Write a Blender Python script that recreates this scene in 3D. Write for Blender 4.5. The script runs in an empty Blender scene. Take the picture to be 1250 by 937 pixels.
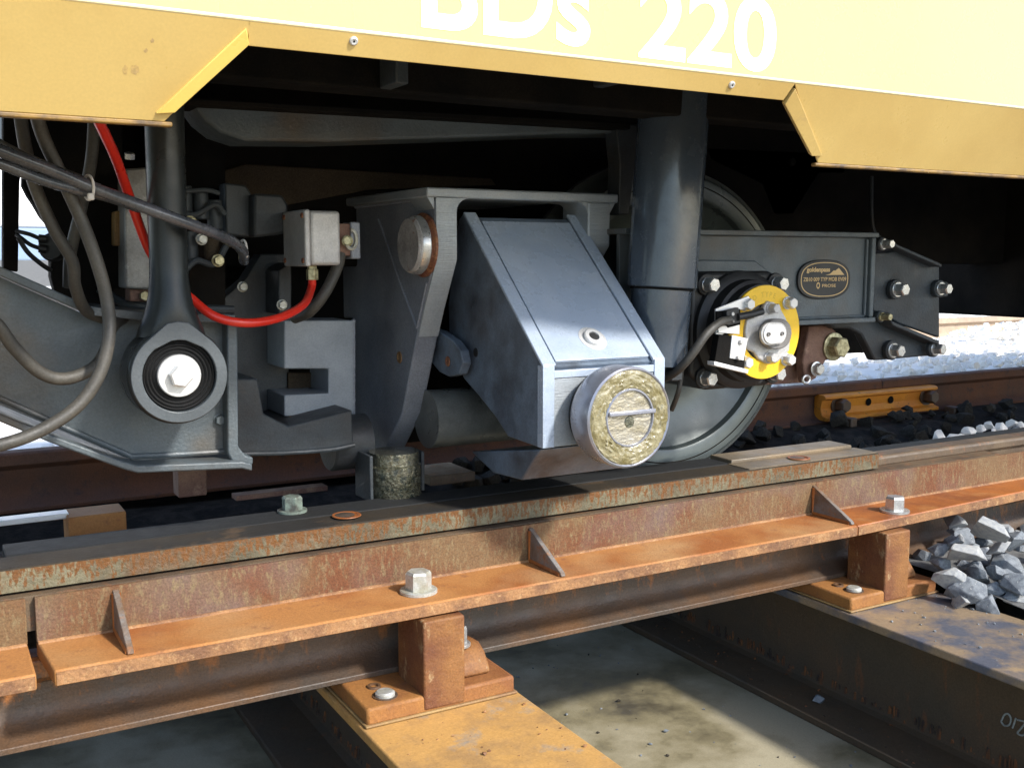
import bpy, bmesh, math, random
import numpy as np
from mathutils import Vector, Matrix
random.seed(7)
R = math.radians
SC = bpy.context.scene
COL = SC.collection

# ------------------------------------------------------------ camera, world, sun, exposure
F = 1265.0; CX, CY = 625.0, 468.5
YAW = R(29.8); PITCH = math.atan(153 / F)
cam_d = bpy.data.cameras.new('camera'); cam = bpy.data.objects.new('camera', cam_d); COL.objects.link(cam)
cam_d.lens = 36 * F / 1250; cam_d.sensor_width = 36; cam_d.clip_start = .02; cam_d.clip_end = 3000
FW = Vector((math.sin(YAW) * math.cos(PITCH), math.cos(YAW) * math.cos(PITCH), -math.sin(PITCH)))
RT = Vector((math.cos(YAW), -math.sin(YAW), 0)); UP = RT.cross(FW)
cam.matrix_world = Matrix(((RT.x, UP.x, -FW.x, 0), (RT.y, UP.y, -FW.y, 0), (RT.z, UP.z, -FW.z, 0), (0, 0, 0, 1)))
SC.camera = cam
S = Vector((.48, -1, .92)).normalized()          # direction towards the sun
elev = math.asin(S.z); azim = math.atan2(S.x, S.y)
w = bpy.data.worlds.new('World'); SC.world = w; w.use_nodes = True
wn = w.node_tree.nodes; wl_ = w.node_tree.links
sky = wn.new('ShaderNodeTexSky'); sky.sky_type = 'NISHITA'; sky.sun_disc = False
sky.sun_elevation = elev; sky.sun_rotation = azim; sky.dust_density = 1.2; sky.ozone_density = 1.6; sky.air_density = 1.0
bgn = wn['Background']; bgn.inputs[1].default_value = .15
wl_.new(sky.outputs[0], bgn.inputs[0])
sd = bpy.data.lights.new('sun', 'SUN'); sd.energy = 2.6; sd.angle = R(5); sd.color = (1, .96, .9)
sun = bpy.data.objects.new('sun', sd); COL.objects.link(sun)
sun.rotation_euler = (-S).to_track_quat('-Z', 'Y').to_euler(); sun.location = (2, -4, 5)
SC.view_settings.view_transform = 'Standard'; SC.view_settings.look = 'None'
SC.view_settings.exposure = 1.18; SC.view_settings.gamma = 1
SC.render.engine = 'CYCLES'
try:
    SC.cycles.max_bounces = 6; SC.cycles.use_denoising = True
except Exception: pass

# ------------------------------------------------------------ geometry helpers (places read off the photograph at known depths)
def ray(px, py): return FW + RT * ((px - CX) / F) + UP * (-(py - CY) / F)
def onY(px, py, y): d = ray(px, py); return d * (y / d.y)
def onX(px, py, x): d = ray(px, py); return d * (x / d.x)
def onZ(px, py, z): d = ray(px, py); return d * (z / d.z)
def poly(plane, v, pts): f = {'X': onX, 'Y': onY, 'Z': onZ}[plane]; return [f(a, b, v) for a, b in pts]
def B(): return bmesh.new()
def box(bm, x0, x1, y0, y1, z0, z1):
    v = [bm.verts.new((x, y, z)) for x in (x0, x1) for y in (y0, y1) for z in (z0, z1)]
    for f in ((0,1,3,2),(4,6,7,5),(0,4,5,1),(2,3,7,6),(0,2,6,4),(1,5,7,3)): bm.faces.new([v[i] for i in f])
    return v
def prism(bm, pts, vec):
    vec = Vector(vec); a = [bm.verts.new(p) for p in pts]; b = [bm.verts.new(Vector(p) + vec) for p in pts]; n = len(a)
    bm.faces.new(a); bm.faces.new(b[::-1])
    for i in range(n): bm.faces.new((a[i], b[i], b[(i+1) % n], a[(i+1) % n]))
    return a + b
def frame_of(d):
    d = Vector(d).normalized(); h = Vector((0, 0, 1)) if abs(d.z) < .9 else Vector((1, 0, 0))
    u = d.cross(h).normalized(); return d, u, d.cross(u).normalized()
def lathe(bm, p, d, prof, n=40, ph=0):
    """surface of revolution round the axis p + t*d; prof = [(t, r), ...]; r 0 closes"""
    p = Vector(p); d, u, w_ = frame_of(d); rings = []
    for t, r in prof:
        c = p + d * t
        if r <= 1e-6: rings.append([bm.verts.new(c)])
        else: rings.append([bm.verts.new(c + (u * math.cos(2*math.pi*i/n + ph) + w_ * math.sin(2*math.pi*i/n + ph)) * r) for i in range(n)])
    for a, b in zip(rings, rings[1:]):
        for i in range(n):
            j = (i + 1) % n
            if len(a) == 1 and len(b) == 1: break
            if len(a) == 1: bm.faces.new((a[0], b[i], b[j]))
            elif len(b) == 1: bm.faces.new((a[i], b[0], a[j]))
            else: bm.faces.new((a[i], b[i], b[j], a[j]))
def cyl(bm, p0, p1, r0, r1=None, n=32):
    p0, p1 = Vector(p0), Vector(p1); L = (p1 - p0).length
    lathe(bm, p0, p1 - p0, [(0, 0), (0, r0), (L, r0 if r1 is None else r1), (L, 0)], n)
def crom(P, k=8):
    P = [Vector(p) for p in P]; Q = [P[0]*2 - P[1]] + P + [P[-1]*2 - P[-2]]; out = []
    for i in range(1, len(Q) - 2):
        a, b, c, d = Q[i-1:i+3]
        for s in range(k):
            t = s / k
            out.append(.5*((2*b) + (c-a)*t + (2*a-5*b+4*c-d)*t*t + (3*b-a-3*c+d)*t**3))
    out.append(P[-1]); return out
def tube(bm, P, r, n=14, smooth=8):
    P = crom(P, smooth) if smooth else [Vector(p) for p in P]
    rings = []; u = None
    for i, p in enumerate(P):
        t = (P[min(i+1, len(P)-1)] - P[max(i-1, 0)]).normalized()
        if u is None: u = frame_of(t)[1]
        u = (u - t * u.dot(t)).normalized(); v = t.cross(u)
        rings.append([bm.verts.new(p + (u*math.cos(2*math.pi*k/n) + v*math.sin(2*math.pi*k/n))*r) for k in range(n)])
    for a, b in zip(rings, rings[1:]):
        for k in range(n): bm.faces.new((a[k], b[k], b[(k+1) % n], a[(k+1) % n]))
    bm.faces.new(rings[0][::-1]); bm.faces.new(rings[-1])

# ------------------------------------------------------------ objects
def wloc(o):
    v = Vector((0, 0, 0))
    while o is not None: v += o.location; o = o.parent
    return v
def mesh_of(name, bm, mat, shift, angle=32):
    bmesh.ops.recalc_face_normals(bm, faces=bm.faces)
    if shift is not None: bmesh.ops.translate(bm, verts=bm.verts, vec=-shift)
    me = bpy.data.meshes.new(name); bm.to_mesh(me); bm.free()
    for p in me.polygons: p.use_smooth = True
    me.set_sharp_from_angle(angle=R(angle)); me.materials.append(mat); return me
def obj(name, bm, mat, parent=None, bevel=0, seg=2, angle=32, label=None):
    if parent is None:
        xs = [v.co for v in bm.verts]
        lo = Vector([min(c[i] for c in xs) for i in range(3)]); hi = Vector([max(c[i] for c in xs) for i in range(3)])
        sh = Vector(((lo.x+hi.x)/2, (lo.y+hi.y)/2, lo.z))
    else: sh = wloc(parent)
    o = bpy.data.objects.new(name, mesh_of(name, bm, mat, sh, angle)); COL.objects.link(o)
    if parent is None: o.location = sh
    else: o.parent = parent
    if bevel:
        m = o.modifiers.new('bevel', 'BEVEL'); m.width = bevel; m.segments = seg; m.limit_method = 'ANGLE'; m.angle_limit = R(35); m.harden_normals = False
    if label: o['label'] = label
    return o
def tag(o, label, cat, group=None):
    o['label'] = label; o['category'] = cat
    if group: o['group'] = group
    return o
def thing(name, label, cat, loc, group=None):
    o = bpy.data.objects.new(name, None); COL.objects.link(o); o.location = loc; o.empty_display_size = .05
    return tag(o, label, cat, group)
def struct(o): o['kind'] = 'structure'; return o
def stuff(o): o['kind'] = 'stuff'; return o
_cache = {}
def bolt(parent, pos, d, r, h, mat, washer=1.45, name='bolt', socket=False, spin=0):
    """hexagon head on a washer, standing on the face at pos, pointing along d"""
    key = (round(r, 4), round(h, 4), mat.name, washer, socket)
    if key not in _cache:
        bm = B(); t = h * .18 if washer else 0
        if washer: lathe(bm, (0,0,0), (0,0,1), [(0,0),(0,r*washer),(t*.8,r*washer),(t,r*(washer-.08)),(t,0)], 24)
        if socket: lathe(bm, (0,0,t), (0,0,1), [(0,r*.9),(h*.8,r*.9),(h,r*.82),(h,r*.5),(h*.55,r*.5),(h*.55,0)], 24)
        else: lathe(bm, (0,0,t), (0,0,1), [(0,r),(h*.86,r),(h,r*.86),(h,0)], 6)
        _cache[key] = mesh_of(name, bm, mat, None, 25)
    o = bpy.data.objects.new(name, _cache[key]); COL.objects.link(o); o.parent = parent
    o.location = Vector(pos) - wloc(parent)
    q = Vector(d).normalized().to_track_quat('Z', 'Y'); o.rotation_euler = (q @ Matrix.Rotation(spin, 3, 'Z').to_quaternion()).to_euler()
    return o
def text_mesh(s, bold=.0):
    c = bpy.data.curves.new('t', 'FONT'); c.body = s; c.size = 1; c.offset = bold; c.extrude = 0; c.resolution_u = 6
    t = bpy.data.objects.new('t', c); COL.objects.link(t); bpy.context.view_layer.update()
    me = bpy.data.meshes.new_from_object(t.evaluated_get(bpy.context.evaluated_depsgraph_get()))
    bpy.data.objects.remove(t); return me
def letters(name, s, mat, parent, x0, x1, y, z0, z1, bold=.0, th=.0006, lean=0, per_char=False):
    """print on a plane Y = y facing the camera side, fitted to x0..x1, z0..z1"""
    me = text_mesh(s, bold); bm = B(); bm.from_mesh(me)
    xs = [v.co.x for v in bm.verts]; ys = [v.co.y for v in bm.verts]
    a, b, c, d = min(xs), max(xs), min(ys), max(ys)
    for v in bm.verts:
        v.co = Vector((x0 + (v.co.x-a)/(b-a)*(x1-x0), y, z0 + (v.co.y-c)/(d-c)*(z1-z0)))
    r = bmesh.ops.extrude_face_region(bm, geom=bm.faces[:])
    bmesh.ops.translate(bm, verts=[e for e in r['geom'] if isinstance(e, bmesh.types.BMVert)], vec=(0, -th, 0))
    return obj(name, bm, mat, parent)

# ------------------------------------------------------------ materials
def mat(name, base, rough=.5, metal=0, c2=None, s2=6, t2=(.4, .62), c3=None, s3=40, t3=(.55, .68), st3=(1,1,1), st2=(1,1,1),
        bump=.15, bs=90, bst=(1,1,1), coat=0, rv=.12, m3=0, r3=None, grime=None, fine=.12, spec=.5, zb=None):
    m = bpy.data.materials.new(name); m.use_nodes = True; N = m.node_tree.nodes; L = m.node_tree.links
    p = N['Principled BSDF']; tc = N.new('ShaderNodeTexCoord')
    def noise(scale, st=(1,1,1), det=5, ro=.6):
        mp = N.new('ShaderNodeMapping'); mp.inputs['Scale'].default_value = st; L.new(tc.outputs['Object'], mp.inputs[0])
        n = N.new('ShaderNodeTexNoise'); n.inputs['Scale'].default_value = scale; n.inputs['Detail'].default_value = det; n.inputs['Roughness'].default_value = ro
        L.new(mp.outputs[0], n.inputs['Vector']); return n.outputs[0]
    def rmp(src, a, b):
        r = N.new('ShaderNodeMapRange'); r.inputs[1].default_value = a; r.inputs[2].default_value = b; L.new(src, r.inputs[0]); return r.outputs[0]
    def mix(f, a, b, mode='MIX'):
        x = N.new('ShaderNodeMix'); x.data_type = 'RGBA'; x.blend_type = mode
        if isinstance(f, float): x.inputs[0].default_value = f
        else: L.new(f, x.inputs[0])
        for s, v in ((6, a), (7, b)):
            if isinstance(v, tuple): x.inputs[s].default_value = (*v, 1)
            else: L.new(v, x.inputs[s])
        return x.outputs[2]
    col = tuple(base); f3 = None
    if c2: col = mix(rmp(noise(s2, st2), *t2), col, tuple(c2))
    if grime: col = mix(rmp(noise(grime[1], det=3), .5, .75), col, tuple(grime[0]))
    if c3:
        src = noise(s3, st3, 6, .7)
        if zb:
            sp = N.new('ShaderNodeSeparateXYZ'); L.new(tc.outputs['Object'], sp.inputs[0])
            ma = N.new('ShaderNodeMath'); ma.operation = 'MULTIPLY_ADD'; L.new(sp.outputs[2], ma.inputs[0]); ma.inputs[1].default_value = zb[1]; ma.inputs[2].default_value = -zb[0]*zb[1]
            mb = N.new('ShaderNodeMath'); mb.operation = 'ADD'; L.new(src, mb.inputs[0]); L.new(ma.outputs[0], mb.inputs[1]); src = mb.outputs[0]
        f3 = rmp(src, *t3); col = mix(f3, col, tuple(c3))
    if fine:
        nf = noise(260, det=3); r = rmp(nf, .2, .8); g = N.new('ShaderNodeCombineColor')
        mr = N.new('ShaderNodeMapRange'); mr.inputs[3].default_value = 1 - fine*2; mr.inputs[4].default_value = 1 + fine*2; L.new(r, mr.inputs[0])
        for i in range(3): L.new(mr.outputs[0], g.inputs[i])
        col = mix(1.0, col, g.outputs[0], 'MULTIPLY')
    if isinstance(col, tuple): p.inputs['Base Color'].default_value = (*col, 1)
    else: L.new(col, p.inputs['Base Color'])
    rn = noise(s2 * 2.3 + 5); mr = N.new('ShaderNodeMapRange'); mr.inputs[1].default_value = .25; mr.inputs[2].default_value = .75
    mr.inputs[3].default_value = max(.03, rough - rv); mr.inputs[4].default_value = min(1, rough + rv); L.new(rn, mr.inputs[0]); ro = mr.outputs[0]
    if f3 is not None and r3 is not None:
        x = N.new('ShaderNodeMix'); L.new(f3, x.inputs[0]); L.new(ro, x.inputs[2]); x.inputs[3].default_value = r3; ro = x.outputs[0]
    L.new(ro, p.inputs['Roughness'])
    p.inputs['Metallic'].default_value = metal; p.inputs['Specular IOR Level'].default_value = spec
    if f3 is not None and metal and m3 != metal:
        x = N.new('ShaderNodeMix'); L.new(f3, x.inputs[0]); x.inputs[2].default_value = metal; x.inputs[3].default_value = m3; L.new(x.outputs[0], p.inputs['Metallic'])
    if coat: p.inputs['Coat Weight'].default_value = coat; p.inputs['Coat Roughness'].default_value = .08
    if bump:
        b = N.new('ShaderNodeBump'); b.inputs['Strength'].default_value = bump; b.inputs['Distance'].default_value = .004
        L.new(noise(bs, bst, 4), b.inputs['Height']); L.new(b.outputs[0], p.inputs['Normal'])
    return m
M = dict(
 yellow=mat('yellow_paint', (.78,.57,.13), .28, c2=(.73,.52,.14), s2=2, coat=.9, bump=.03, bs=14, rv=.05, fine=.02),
 yellow_low=mat('yellow_paint_skirt_shade', (.60,.42,.14), .34, c2=(.53,.355,.11), s2=3, c3=(.45,.30,.12), s3=9, t3=(.68,.78), coat=.5, bump=.03, bs=14, fine=.03),  # darker copy of the panel yellow; shade of the inward slope in the colour
 skirt_edge=mat('chipped_paint', (.26,.15,.035), .5, c2=(.09,.055,.025), s2=30, c3=(.8,.6,.3), s3=120, t3=(.66,.7), fine=.05),
 crease=mat('crease_highlight_paint', (.88,.76,.45), .2, coat=1, bump=0, fine=0),  # paler than the panel: the highlight along the crease is in the colour
 white_print=mat('white_print', (.9,.9,.86), .3, coat=.5, bump=0, fine=0),
 black=mat('black_and_shade', (.006,.006,.006), .8, spec=.08, c2=(.014,.012,.010), s2=4, bump=.2, fine=.2),  # near-black for fittings and undercar parts; undercar shade put into the colour
 frame=mat('grey_frame_paint', (.086,.106,.116), .45, c2=(.066,.082,.092), s2=7, grime=((.085,.068,.048), 5), c3=(.14,.15,.15), s3=110, t3=(.70,.74), bump=.35, bs=140, fine=.1),
 frame_dark=mat('dark_frame_paint', (.042,.052,.060), .5, spec=.35, c2=(.032,.033,.034), s2=6, c3=(.075,.055,.04), s3=14, t3=(.6,.8), bump=.25, bs=120, fine=.15),
 cheek=mat('dusty_dark_paint', (.22,.235,.265), .5, c2=(.155,.17,.20), s2=5, c3=(.13,.12,.11), s3=160, t3=(.72,.76), bump=.25, bs=150, fine=.15),
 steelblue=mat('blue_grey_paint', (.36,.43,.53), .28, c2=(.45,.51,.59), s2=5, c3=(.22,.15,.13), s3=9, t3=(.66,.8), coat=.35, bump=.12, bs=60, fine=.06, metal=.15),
 steelblue_side=mat('shaded_blue_grey', (.12,.155,.20), .38, c2=(.055,.062,.075), s2=8, c3=(.16,.20,.22), s3=130, t3=(.7,.76), bump=.2, bs=80, fine=.12),  # darker copy of the blue grey paint; shade of the sides in the colour
 clevis=mat('grey_block', (.25,.28,.31), .5, c2=(.19,.215,.24), s2=7, c3=(.42,.25,.18), s3=11, t3=(.64,.74), bump=.15, fine=.08),
 milled=mat('milled_grey', (.30,.335,.36), .38, c2=(.36,.385,.40), s2=9, bump=.35, bs=40, bst=(.5,.5,9), metal=.3, fine=.08),
 tube=mat('oily_tube', (.13,.135,.125), .32, c2=(.06,.06,.055), s2=6, c3=(.26,.12,.08), s3=14, t3=(.66,.74), bump=.1, fine=.1),
 rod=mat('rod_dark_gloss', (.018,.022,.023), .32, spec=.35, c2=(.035,.032,.026), s2=5, t2=(.5,.75), bump=.05, fine=.12),
 eyeface=mat('eye_face_grey', (.078,.090,.098), .42, c2=(.06,.07,.076), s2=12, c3=(.40,.33,.25), s3=60, t3=(.72,.76), bump=.2, fine=.08),
 rubber=mat('black_rubber', (.014,.014,.014), .5, bump=.1, fine=.1),
 zinc=mat('zinc', (.62,.62,.60), .32, metal=.75, c2=(.5,.5,.49), s2=60, bump=.08, fine=.05),
 whitewash=mat('bright_washer', (.62,.62,.61), .3, metal=.35, bump=.05, fine=.03),
 brass=mat('yellowed_zinc', (.50,.46,.28), .4, metal=.6, c2=(.25,.22,.12), s2=80, c3=(.08,.06,.04), s3=120, t3=(.6,.7), fine=.1),
 bolt_grey=mat('galvanised_bolt', (.52,.53,.50), .5, metal=.5, c2=(.40,.38,.30), s2=50, bump=.15, fine=.1),
 green_bolt=mat('greenish_bolt', (.20,.25,.21), .55, metal=.3, c2=(.08,.08,.07), s2=60, fine=.15),
 rust=mat('orange_rust_film', (.36,.155,.042), .75, c2=(.27,.088,.018), s2=1.6, t2=(.47,.56), c3=(.17,.065,.03), s3=24, t3=(.58,.76), grime=((.38,.21,.085), 4), bump=.35, bs=180, fine=.1),
 rust_wet=mat('deep_orange_rust', (.33,.105,.020), .5, c2=(.21,.065,.018), s2=7, c3=(.36,.17,.06), s3=9, t3=(.55,.75), bump=.25, bs=120, fine=.12),
 rust_leg=mat('dimmed_brown_rust', (.140,.078,.032), .75, c2=(.125,.044,.015), s2=7, c3=(.185,.135,.065), s3=120, t3=(.5,.7), st3=(1,1,.35), grime=((.13,.085,.07), 4), bump=.4, bs=160, fine=.2),  # brown rust, darkened further: weaker light on upright faces put into the colour
 rust_dark=mat('dark_rail_rust', (.11,.058,.028), .5, zb=(.070,2.4), c2=(.06,.045,.034), s2=4, c3=(.26,.095,.022), s3=34, t3=(.52,.66), st3=(1,1,.45), bump=.35, bs=140, fine=.18),
 rust_edge=mat('mid_rust', (.30,.15,.06), .7, c2=(.16,.075,.035), s2=14, c3=(.40,.24,.11), s3=60, t3=(.55,.7), bump=.5, bs=150, fine=.16),
 plate_face=mat('dimmed_streaked_plate_edge', (.155,.135,.080), .55, zb=(.022,3.2), c2=(.085,.07,.04), s2=7, c3=(.125,.048,.008), s3=130, t3=(.48,.55), st3=(1,1,.34), bump=.6, bs=110, fine=.16, grime=((.13,.055,.018), 9)),  # real rust streaks; base darkened for the weaker light on the upright edge
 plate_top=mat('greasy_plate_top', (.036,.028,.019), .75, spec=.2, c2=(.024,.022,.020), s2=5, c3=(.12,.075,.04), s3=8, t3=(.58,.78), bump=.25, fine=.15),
 plate_top2=mat('worn_plate_top', (.20,.145,.085), .5, c2=(.12,.095,.065), s2=6, c3=(.30,.27,.20), s3=20, t3=(.62,.74), st3=(.3,2,1), bump=.25, fine=.12),
 post=mat('rust_post', (.13,.045,.016), .7, c2=(.22,.095,.026), s2=9, c3=(.38,.27,.14), s3=38, t3=(.58,.70), st3=(1,1,.45), bump=.6, bs=100, fine=.16),
 base=mat('rust_base_plate', (.29,.125,.030), .72, c2=(.20,.075,.022), s2=8, c3=(.17,.075,.04), s3=30, t3=(.58,.75), bump=.4, bs=120, fine=.12),
 flange=mat('sleeper_flange_rust', (.46,.255,.075), .68, c2=(.33,.19,.07), s2=13, t2=(.45,.65), c3=(.26,.22,.17), s3=9, t3=(.56,.70), bump=.25, bs=90, fine=.09),
 flange_grey=mat('sleeper_flange_worn', (.24,.175,.11), .42, c2=(.085,.09,.11), s2=10, t2=(.42,.6), c3=(.42,.28,.13), s3=6, t3=(.60,.76), bump=.25, bs=90, fine=.1),
 web=mat('sleeper_web', (.11,.070,.036), .7, c2=(.08,.06,.036), s2=4, c3=(.20,.08,.03), s3=24, t3=(.60,.75), st3=(1,1,.25), bump=.3, fine=.15),
 scale=mat('flaking_scale', (.20,.075,.026), .7, c2=(.22,.09,.03), s2=20, c3=(.05,.035,.025), s3=28, t3=(.47,.55), st3=(.3,1,.12), bump=.9, bs=70, fine=.15),
 concrete=mat('stained_concrete', (.34,.30,.20), .7, c2=(.20,.17,.095), s2=2.6, t2=(.42,.55), c3=(.075,.062,.036), s3=2.6, t3=(.54,.68), r3=.35, bump=.3, bs=60, fine=.09),
 bed_dark=mat('undercar_shade_bed', (.014,.012,.010), .95, spec=.1, c2=(.035,.028,.022), s2=20, bump=1, bs=40),  # near-black bed: the shade under the coach is put into the colour
 bar=mat('worn_brown_bar', (.12,.082,.048), .6, c2=(.075,.05,.032), s2=8, c3=(.20,.09,.04), s3=30, bump=.3, fine=.12),
 black_rail=mat('rough_black_rail', (.03,.022,.016), .85, spec=.15, c2=(.02,.016,.014), s2=9, bump=.3),  # darker and rougher than the other rail rust
 gusset=mat('gusset_steel', (.12,.075,.045), .6, c2=(.16,.15,.14), s2=14, c3=(.22,.09,.03), s3=30, bump=.4),
 smudge=mat('paint_smudge', (.44,.30,.13), .6, c2=(.52,.35,.12), s2=60, bump=0),
 soil=mat('soil', (.20,.18,.15), .9, c2=(.13,.12,.10), s2=3, bump=.5),
 bed=mat('ballast_bed', (.13,.13,.125), .9, c2=(.07,.07,.07), s2=30, bump=1, bs=40),
 stone=mat('grey_stone', (.21,.23,.245), .75, c2=(.11,.125,.145), s2=9, c3=(.50,.50,.47), s3=18, t3=(.58,.7), bump=.5, bs=70, fine=.12),
 stone2=mat('pale_stone', (.37,.375,.36), .75, c2=(.26,.27,.28), s2=9, c3=(.42,.34,.28), s3=12, t3=(.6,.7), bump=.5, bs=70, fine=.1),
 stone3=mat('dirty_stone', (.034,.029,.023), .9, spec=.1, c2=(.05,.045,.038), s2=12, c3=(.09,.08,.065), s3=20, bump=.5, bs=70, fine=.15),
 stone_far=mat('sunlit_pale_ballast', (.92,.885,.82), .8, c2=(.87,.83,.76), s2=7, c3=(.50,.40,.36), s3=9, t3=(.62,.7), bump=.4, bs=60, fine=.1),  # much paler than the near stones: strong sunlight put into the colour
 wheel=mat('wheel_grey', (.105,.125,.122), .34, c2=(.08,.095,.092), s2=3, bump=.04, metal=.25, fine=.05),
 tread=mat('wheel_steel', (.12,.13,.125), .35, metal=.4, bump=.05),
 damper=mat('damper_paint', (.055,.072,.094), .22, c2=(.05,.065,.085), s2=7, c3=(.20,.24,.27), s3=140, t3=(.72,.76), bump=.08, coat=.3, fine=.08),
 alu=mat('cast_aluminium', (.50,.49,.47), .5, metal=.35, c2=(.42,.41,.40), s2=20, bump=.3, bs=220, fine=.08),
 alu_dark=mat('dark_aluminium', (.20,.19,.18), .55, metal=.2, c2=(.15,.14,.13), s2=20, bump=.3, fine=.1),  # darker grey than the cast aluminium
 alu_bright=mat('bright_aluminium', (.80,.79,.77), .35, metal=.4, bump=.05, fine=.03),
 ring=mat('yellow_ring', (.85,.52,.015), .45, bump=.08, c2=(.78,.47,.015), s2=20, fine=.04),
 ring_mark=mat('ring_lettering', (.60,.36,.01), .5, bump=0, fine=0),
 gold=mat('gold_print', (.62,.42,.18), .4, bump=0, fine=0),
 red=mat('red_cable', (.62,.025,.012), .35, bump=.03, fine=.06, coat=.3),
 hose=mat('black_hose', (.045,.042,.036), .55, c2=(.075,.068,.055), s2=9, bump=.15, fine=.15),
 conduit=mat('glossy_conduit', (.055,.062,.072), .28, c2=(.09,.09,.10), s2=14, bump=.12, bs=90, coat=.4, fine=.15),
 tie=mat('nylon_tie', (.62,.58,.54), .4, bump=0, fine=0),
 grease=mat('yellow_grease', (.16,.132,.05), .34, c2=(.27,.24,.14), s2=26, c3=(.20,.15,.06), s3=50, t3=(.58,.68), bump=1, bs=70, coat=.6, fine=.12),
 grease_dark=mat('dark_grease', (.10,.10,.065), .14, metal=.7, c2=(.24,.23,.17), s2=110, c3=(.02,.025,.02), s3=60, t3=(.5,.6), bump=1, bs=90, coat=.8, fine=.15),
 roller=mat('roller_steel', (.36,.37,.42), .30, metal=.55, c2=(.25,.26,.30), s2=6, c3=(.30,.17,.12), s3=7, t3=(.64,.8), bump=.06, fine=.05),
 disc=mat('ground_steel', (.46,.43,.36), .30, metal=.6, c2=(.33,.29,.20), s2=22, st2=(1,1,2), c3=(.16,.13,.06), s3=40, t3=(.6,.7), bump=.8, bs=45, bst=(1,1,2), fine=.08),
 pin=mat('pin_steel', (.42,.41,.40), .5, metal=.2, c2=(.28,.27,.26), s2=20, c3=(.24,.10,.05), s3=30, t3=(.6,.7), bump=.5, bs=120, fine=.15),
 rust_ring=mat('rust_weld', (.16,.055,.03), .5, c2=(.28,.12,.05), s2=60, bump=1, bs=120, fine=.2),
 fish=mat('orange_fishplate', (.72,.27,.02), .55, c2=(.62,.21,.02), s2=8, c3=(.16,.08,.03), s3=26, t3=(.62,.7), bump=.2, fine=.08),
 far_rail=mat('far_rail_rust', (.15,.065,.036), .8, spec=.2, c2=(.10,.055,.04), s2=3, c3=(.07,.045,.04), s3=18, bump=.3, fine=.15),
 railhead=mat('rail_head', (.10,.10,.10), .35, metal=.4, bump=.05),
 tan_rail=mat('dusty_tan_rail', (.42,.33,.23), .8, c2=(.34,.26,.19), s2=8, bump=.2),
 brown=mat('dusty_brown', (.065,.050,.034), .9, spec=.1, c2=(.045,.036,.028), s2=4, bump=.3, fine=.2),
 brake=mat('brake_rust', (.20,.115,.08), .8, c2=(.14,.07,.055), s2=12, c3=(.27,.17,.12), s3=20, bump=.5, fine=.15),
 mottled=mat('mottled_metal', (.30,.30,.29), .45, metal=.3, c2=(.14,.13,.115), s2=10, c3=(.45,.44,.42), s3=30, t3=(.6,.7), bump=.2, fine=.1),
 chalk=mat('chalk', (.30,.32,.29), .9, bump=0, fine=.2),
 coach_white=mat('white_coach_paint', (.80,.80,.80), .4, bump=0, fine=0),
 coach_blue=mat('blue_grey_band', (.20,.27,.36), .4, bump=0, fine=0),
 glass=mat('coach_glass', (.03,.04,.05), .08, bump=0, fine=0),
 mat_black=mat('rubber_mat', (.018,.019,.020), .75, spec=.2, c2=(.02,.02,.02), s2=9, bump=.2, fine=.15),
 yellow_rust=mat('yellow_brown_rust', (.30,.19,.07), .7, c2=(.20,.11,.05), s2=9, bump=.3, fine=.12),
)

# ============================================================ THE SETTING
ZC = -1.187; ZF = -.862; ZB = -.825
bm = B(); box(bm, -900, 900, -900, 1800, -1.6, ZC - .03); struct(obj('ground', bm, M['soil']))
bm = B(); box(bm, -9, 2.45, -6, 3.0, ZC - .4, ZC); struct(obj('concrete_floor', bm, M['concrete']))
# ballast beds: right-hand bed, bed between the rails, wide bed beyond
def sheet(x0, x1, y0, y1, zf, nx, ny, mt, name):
    bm = B(); g = []
    for i in range(nx+1):
        g.append([bm.verts.new((x0+(x1-x0)*i/nx, y0+(y1-y0)*j/ny, zf(x0+(x1-x0)*i/nx, y0+(y1-y0)*j/ny) + random.uniform(-.006,.006))) for j in range(ny+1)])
    for i in range(nx):
        for j in range(ny): bm.faces.new((g[i][j], g[i+1][j], g[i+1][j+1], g[i][j+1]))
    e = [g[i][0] for i in range(nx+1)]
    lo = [bm.verts.new((v.co.x, v.co.y, ZC-.02)) for v in e]
    for i in range(nx): bm.faces.new((e[i], lo[i], lo[i+1], e[i+1]))
    return struct(obj(name, bm, mt))
zr = lambda x, y: -.90 + .09*max(0, min(1, (y-.8)/1.0))
bed_r = sheet(2.275, 7, -1.5, 2.3, zr, 24, 24, M['bed'], 'ballast_bed')
zm = lambda x, y: -.775 + .03*max(0, min(1, (x-1)/2)) + .045*max(0, min(1, (y-2.9)/.12))
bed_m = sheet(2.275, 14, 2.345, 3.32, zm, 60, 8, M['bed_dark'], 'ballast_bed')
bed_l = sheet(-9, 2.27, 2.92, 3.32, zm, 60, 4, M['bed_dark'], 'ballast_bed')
zfar = lambda x, y: -.60 + .035*math.sin(x*1.1+y*.8) + .15*max(0, min(1, (x-5.9)/.5))*math.exp(-((y-4.55)/.42)**2)
bed_f = sheet(-14, 40, 3.30, 26, zfar, 120, 60, M['stone_far'], 'ballast_bed')

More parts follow.
